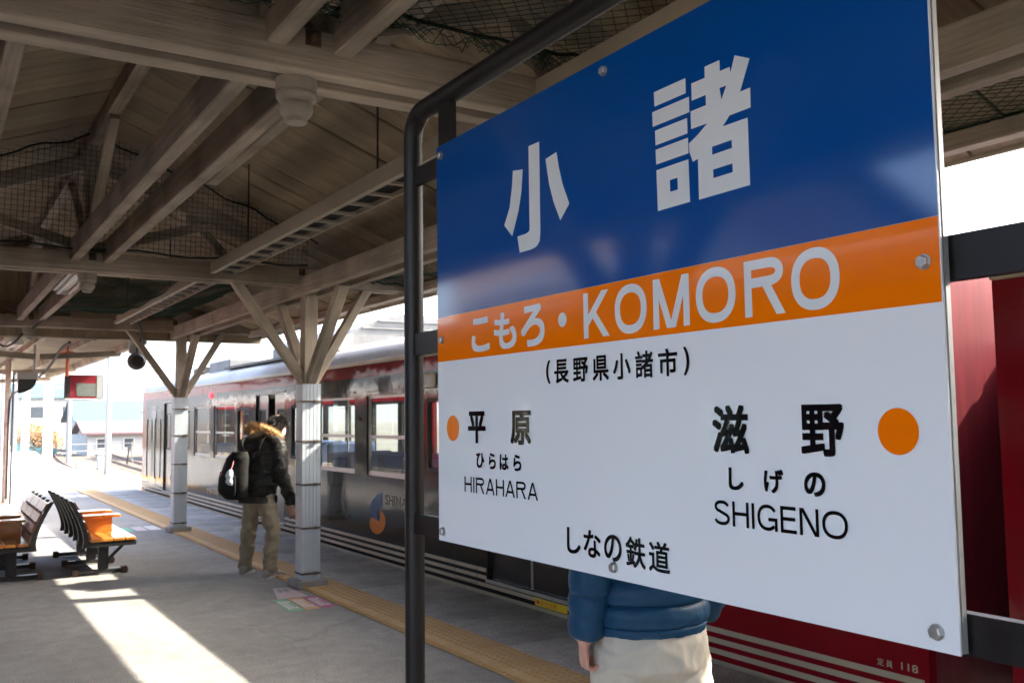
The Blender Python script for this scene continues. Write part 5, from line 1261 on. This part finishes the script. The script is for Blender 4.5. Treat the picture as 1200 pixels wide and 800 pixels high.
MB().loft([(V((-.15, -.38, .98)), V((.012, 0, 0)), V((0, .012, 0))), (V((-.155, -.385, 1.02)), V((.018, 0, 0)), V((0, .014, 0))), (V((-.15, -.38, 1.09)), V((.008, 0, 0)), V((0, .008, 0)))], 10).build('tassel', 'charm_pink', bag, True)
bag.location = man.location; bag.rotation_euler = man.rotation_euler

# --- person in the blue quilted jacket behind the sign (local: faces +y)
pb = thing('person', 'person in blue quilted jacket and off white trousers seen from behind below the sign board', 'person', (0, 0, 0))
mb = MB(); HC2 = V((0, .06, 1.54))
mb.loft([(V((0, .0, .82)), V((.15, 0, 0)), V((0, .11, 0))), (V((0, 0, .98)), V((.13, 0, 0)), V((0, .095, 0))), (V((0, .01, 1.18)), V((.15, 0, 0)), V((0, .105, 0))), (V((0, .0, 1.34)), V((.16, 0, 0)), V((0, .085, 0))), (V((0, .0, 1.42)), V((.07, 0, 0)), V((0, .06, 0)))], 18)
limb(mb, [(0, .0, 1.38), (0, .02, 1.45), (0, .04, 1.50)], [.06, .055, .055]); F2, U2, R2 = head(mb, HC2, (0, 1, -.15), (0, 0, 1), .97)
LF, RF = V((-.10, .16, 0)), V((.10, -.18, 0))
for s, ft in ((-1, LF), (1, RF)):
    limb(mb, [(s * .085, 0, .88), (s * .095, ft.y * .6 + .03, .48), (ft.x, ft.y - .03, .09)], [.078, .054, .038]); limb(mb, [(ft.x, ft.y - .03, .09), (ft.x, ft.y + .06, .045)], [.036, .03])
LH = V((-.228, .03, .905)); RE = V((.205, -.03, .985)); RH = V((.13, .22, 1.06))
limb(mb, [(-.16, 0, 1.35), (-.218, -.01, 1.12), LH], [.05, .042, .029]); limb(mb, [(.16, 0, 1.35), RE, RH], [.05, .042, .029])
hand(mb, LH, (.06, .10, -1), (.25, 1, .1), (1, -.2, .05), 1.45, .86); hand(mb, RH, (-.6, .7, .2), (0, .2, 1), (-.7, -.6, 0), 1.2, 1.0)
link('body', bake(mb, 'body', 'skin', .006, 2), pb)
mb = MB(); keys = [(.925, 0, 0, .180, .145), (.95, 0, 0, .196, .160), (1.05, 0, 0, .196, .160), (1.18, 0, .005, .196, .158), (1.30, 0, .0, .205, .15), (1.37, 0, -.005, .190, .130), (1.42, 0, 0, .115, .095), (1.46, 0, .01, .082, .08)]
mb.loft(puffed(keys, 22, 30, .068, .11), 72)
def puff_sleeve(mb, pts, rad, pitch=.068, depth=.13, n=18):
    P = []; Rr = []; acc = 0
    for (a, b_), (r0, r1) in zip(zip(pts[:-1], pts[1:]), zip(rad[:-1], rad[1:])):
        a, b_ = V(a), V(b_); L = (b_ - a).length; k = max(4, int(L / .008))
        for i in range(k):
            u = i / k; P.append(a.lerp(b_, u)); Rr.append((r0 + (r1 - r0) * u) * (1 + depth * (abs(math.sin(math.pi * (acc + L * u) / pitch)) ** .5 - .8)))
        acc += L
    P.append(V(pts[-1])); Rr.append(rad[-1] * .85); mb.tube(P, Rr, n)
puff_sleeve(mb, [(-.13, 0, 1.37), (-.185, -.005, 1.31), (-.222, -.01, 1.12), LH + V((0, -.01, .015))], [.075, .080, .070, .054])
puff_sleeve(mb, [(.13, 0, 1.37), (.185, -.005, 1.31), RE + V((-.01, .0, .05)), RE + V((.0, .02, 0)), RE + V((-.05, .10, .01)), RH + V((.02, -.03, 0))], [.075, .080, .074, .068, .064, .050])
link('jacket', wrinkle(mb.mesh('jacket', 'jacket_blue', smooth=True), .0038, 30, 12, 3.3), pb)
hr = MB(); pn = []
def hp2(th, ph, g): return HC2 + R2 * (.078 * g * math.sin(th) * math.cos(ph)) + F2 * (.096 * g * math.sin(th) * math.sin(ph)) + U2 * (.118 * g * math.cos(th))
for _ in range(1800):
    th = math.acos(1 - rng2.random() * 1.55); ph = rng2.uniform(0, 6.283)
    if th > 1.0 and math.sin(ph) > .2: continue
    p = hp2(th, ph, 1.03); pn.append((p, ((p - HC2).normalized() * .5 - U2 * .5).normalized()))
strands(hr, rng2, pn, .05, .005, .2)
cap_ = [hp2(min(.05 + 1.6 * j / 8, 1.0 if math.sin(2 * math.pi * k / 20) > .2 else 9), 2 * math.pi * k / 20, 1.04) for j in range(9) for k in range(20)]
hr.add(cap_, [(j * 20 + k, j * 20 + (k + 1) % 20, (j + 1) * 20 + (k + 1) % 20, (j + 1) * 20 + k) for j in range(8) for k in range(20)]); hr.build('hair', 'hair', pb)
mb = MB()
mb.loft([(V((0, 0, .76)), V((.10, 0, 0)), V((0, .10, 0))), (V((0, -.012, .82)), V((.178, 0, 0)), V((0, .138, 0))), (V((0, -.012, .90)), V((.182, 0, 0)), V((0, .142, 0))), (V((0, 0, 1.0)), V((.165, 0, 0)), V((0, .12, 0)))], 20)
for s, ft in ((-1, LF), (1, RF)): sleeve(mb, [(s * .090, 0, .88), (s * .095, ft.y * .25, .70), (s * .098, ft.y * .6 + .03, .48), (ft.x, ft.y - .01, .18), (ft.x, ft.y - .01, .06)], [.104, .098, .080, .070, .072], .02)
link('trousers', wrinkle(bake(mb, 'trousers', 'trousers_light', .007, 3), .009, 5, 6, 4.4, 1.0), pb)
shoe(pb, LF.x, LF.y, .05); shoe(pb, RF.x, RF.y, -.05)
pb.location = (1.985, 2.36, 0); pb.rotation_euler = (0, 0, R(-6))

# ------------------------------------------------------------------ haze over the valley
hm = bpy.data.materials.new('haze'); hm.use_nodes = True; hn = hm.node_tree.nodes; hn.remove(hn['Principled BSDF'])
pv = hn.new('ShaderNodeVolumePrincipled'); pv.inputs['Color'].default_value = (0.90, 0.95, 1.0, 1); pv.inputs['Density'].default_value = 0.00022; pv.inputs['Anisotropy'].default_value = 0.2
hm.node_tree.links.new(pv.outputs['Volume'], hn['Material Output'].inputs['Volume']); M['haze'] = hm
hz = MB().box(-2990, 2990, -2990, 2990, -2.2, 125).build('haze', 'haze'); hz['kind'] = 'stuff'; hz['label'] = 'pale haze in the air over the valley'; hz['category'] = 'haze'
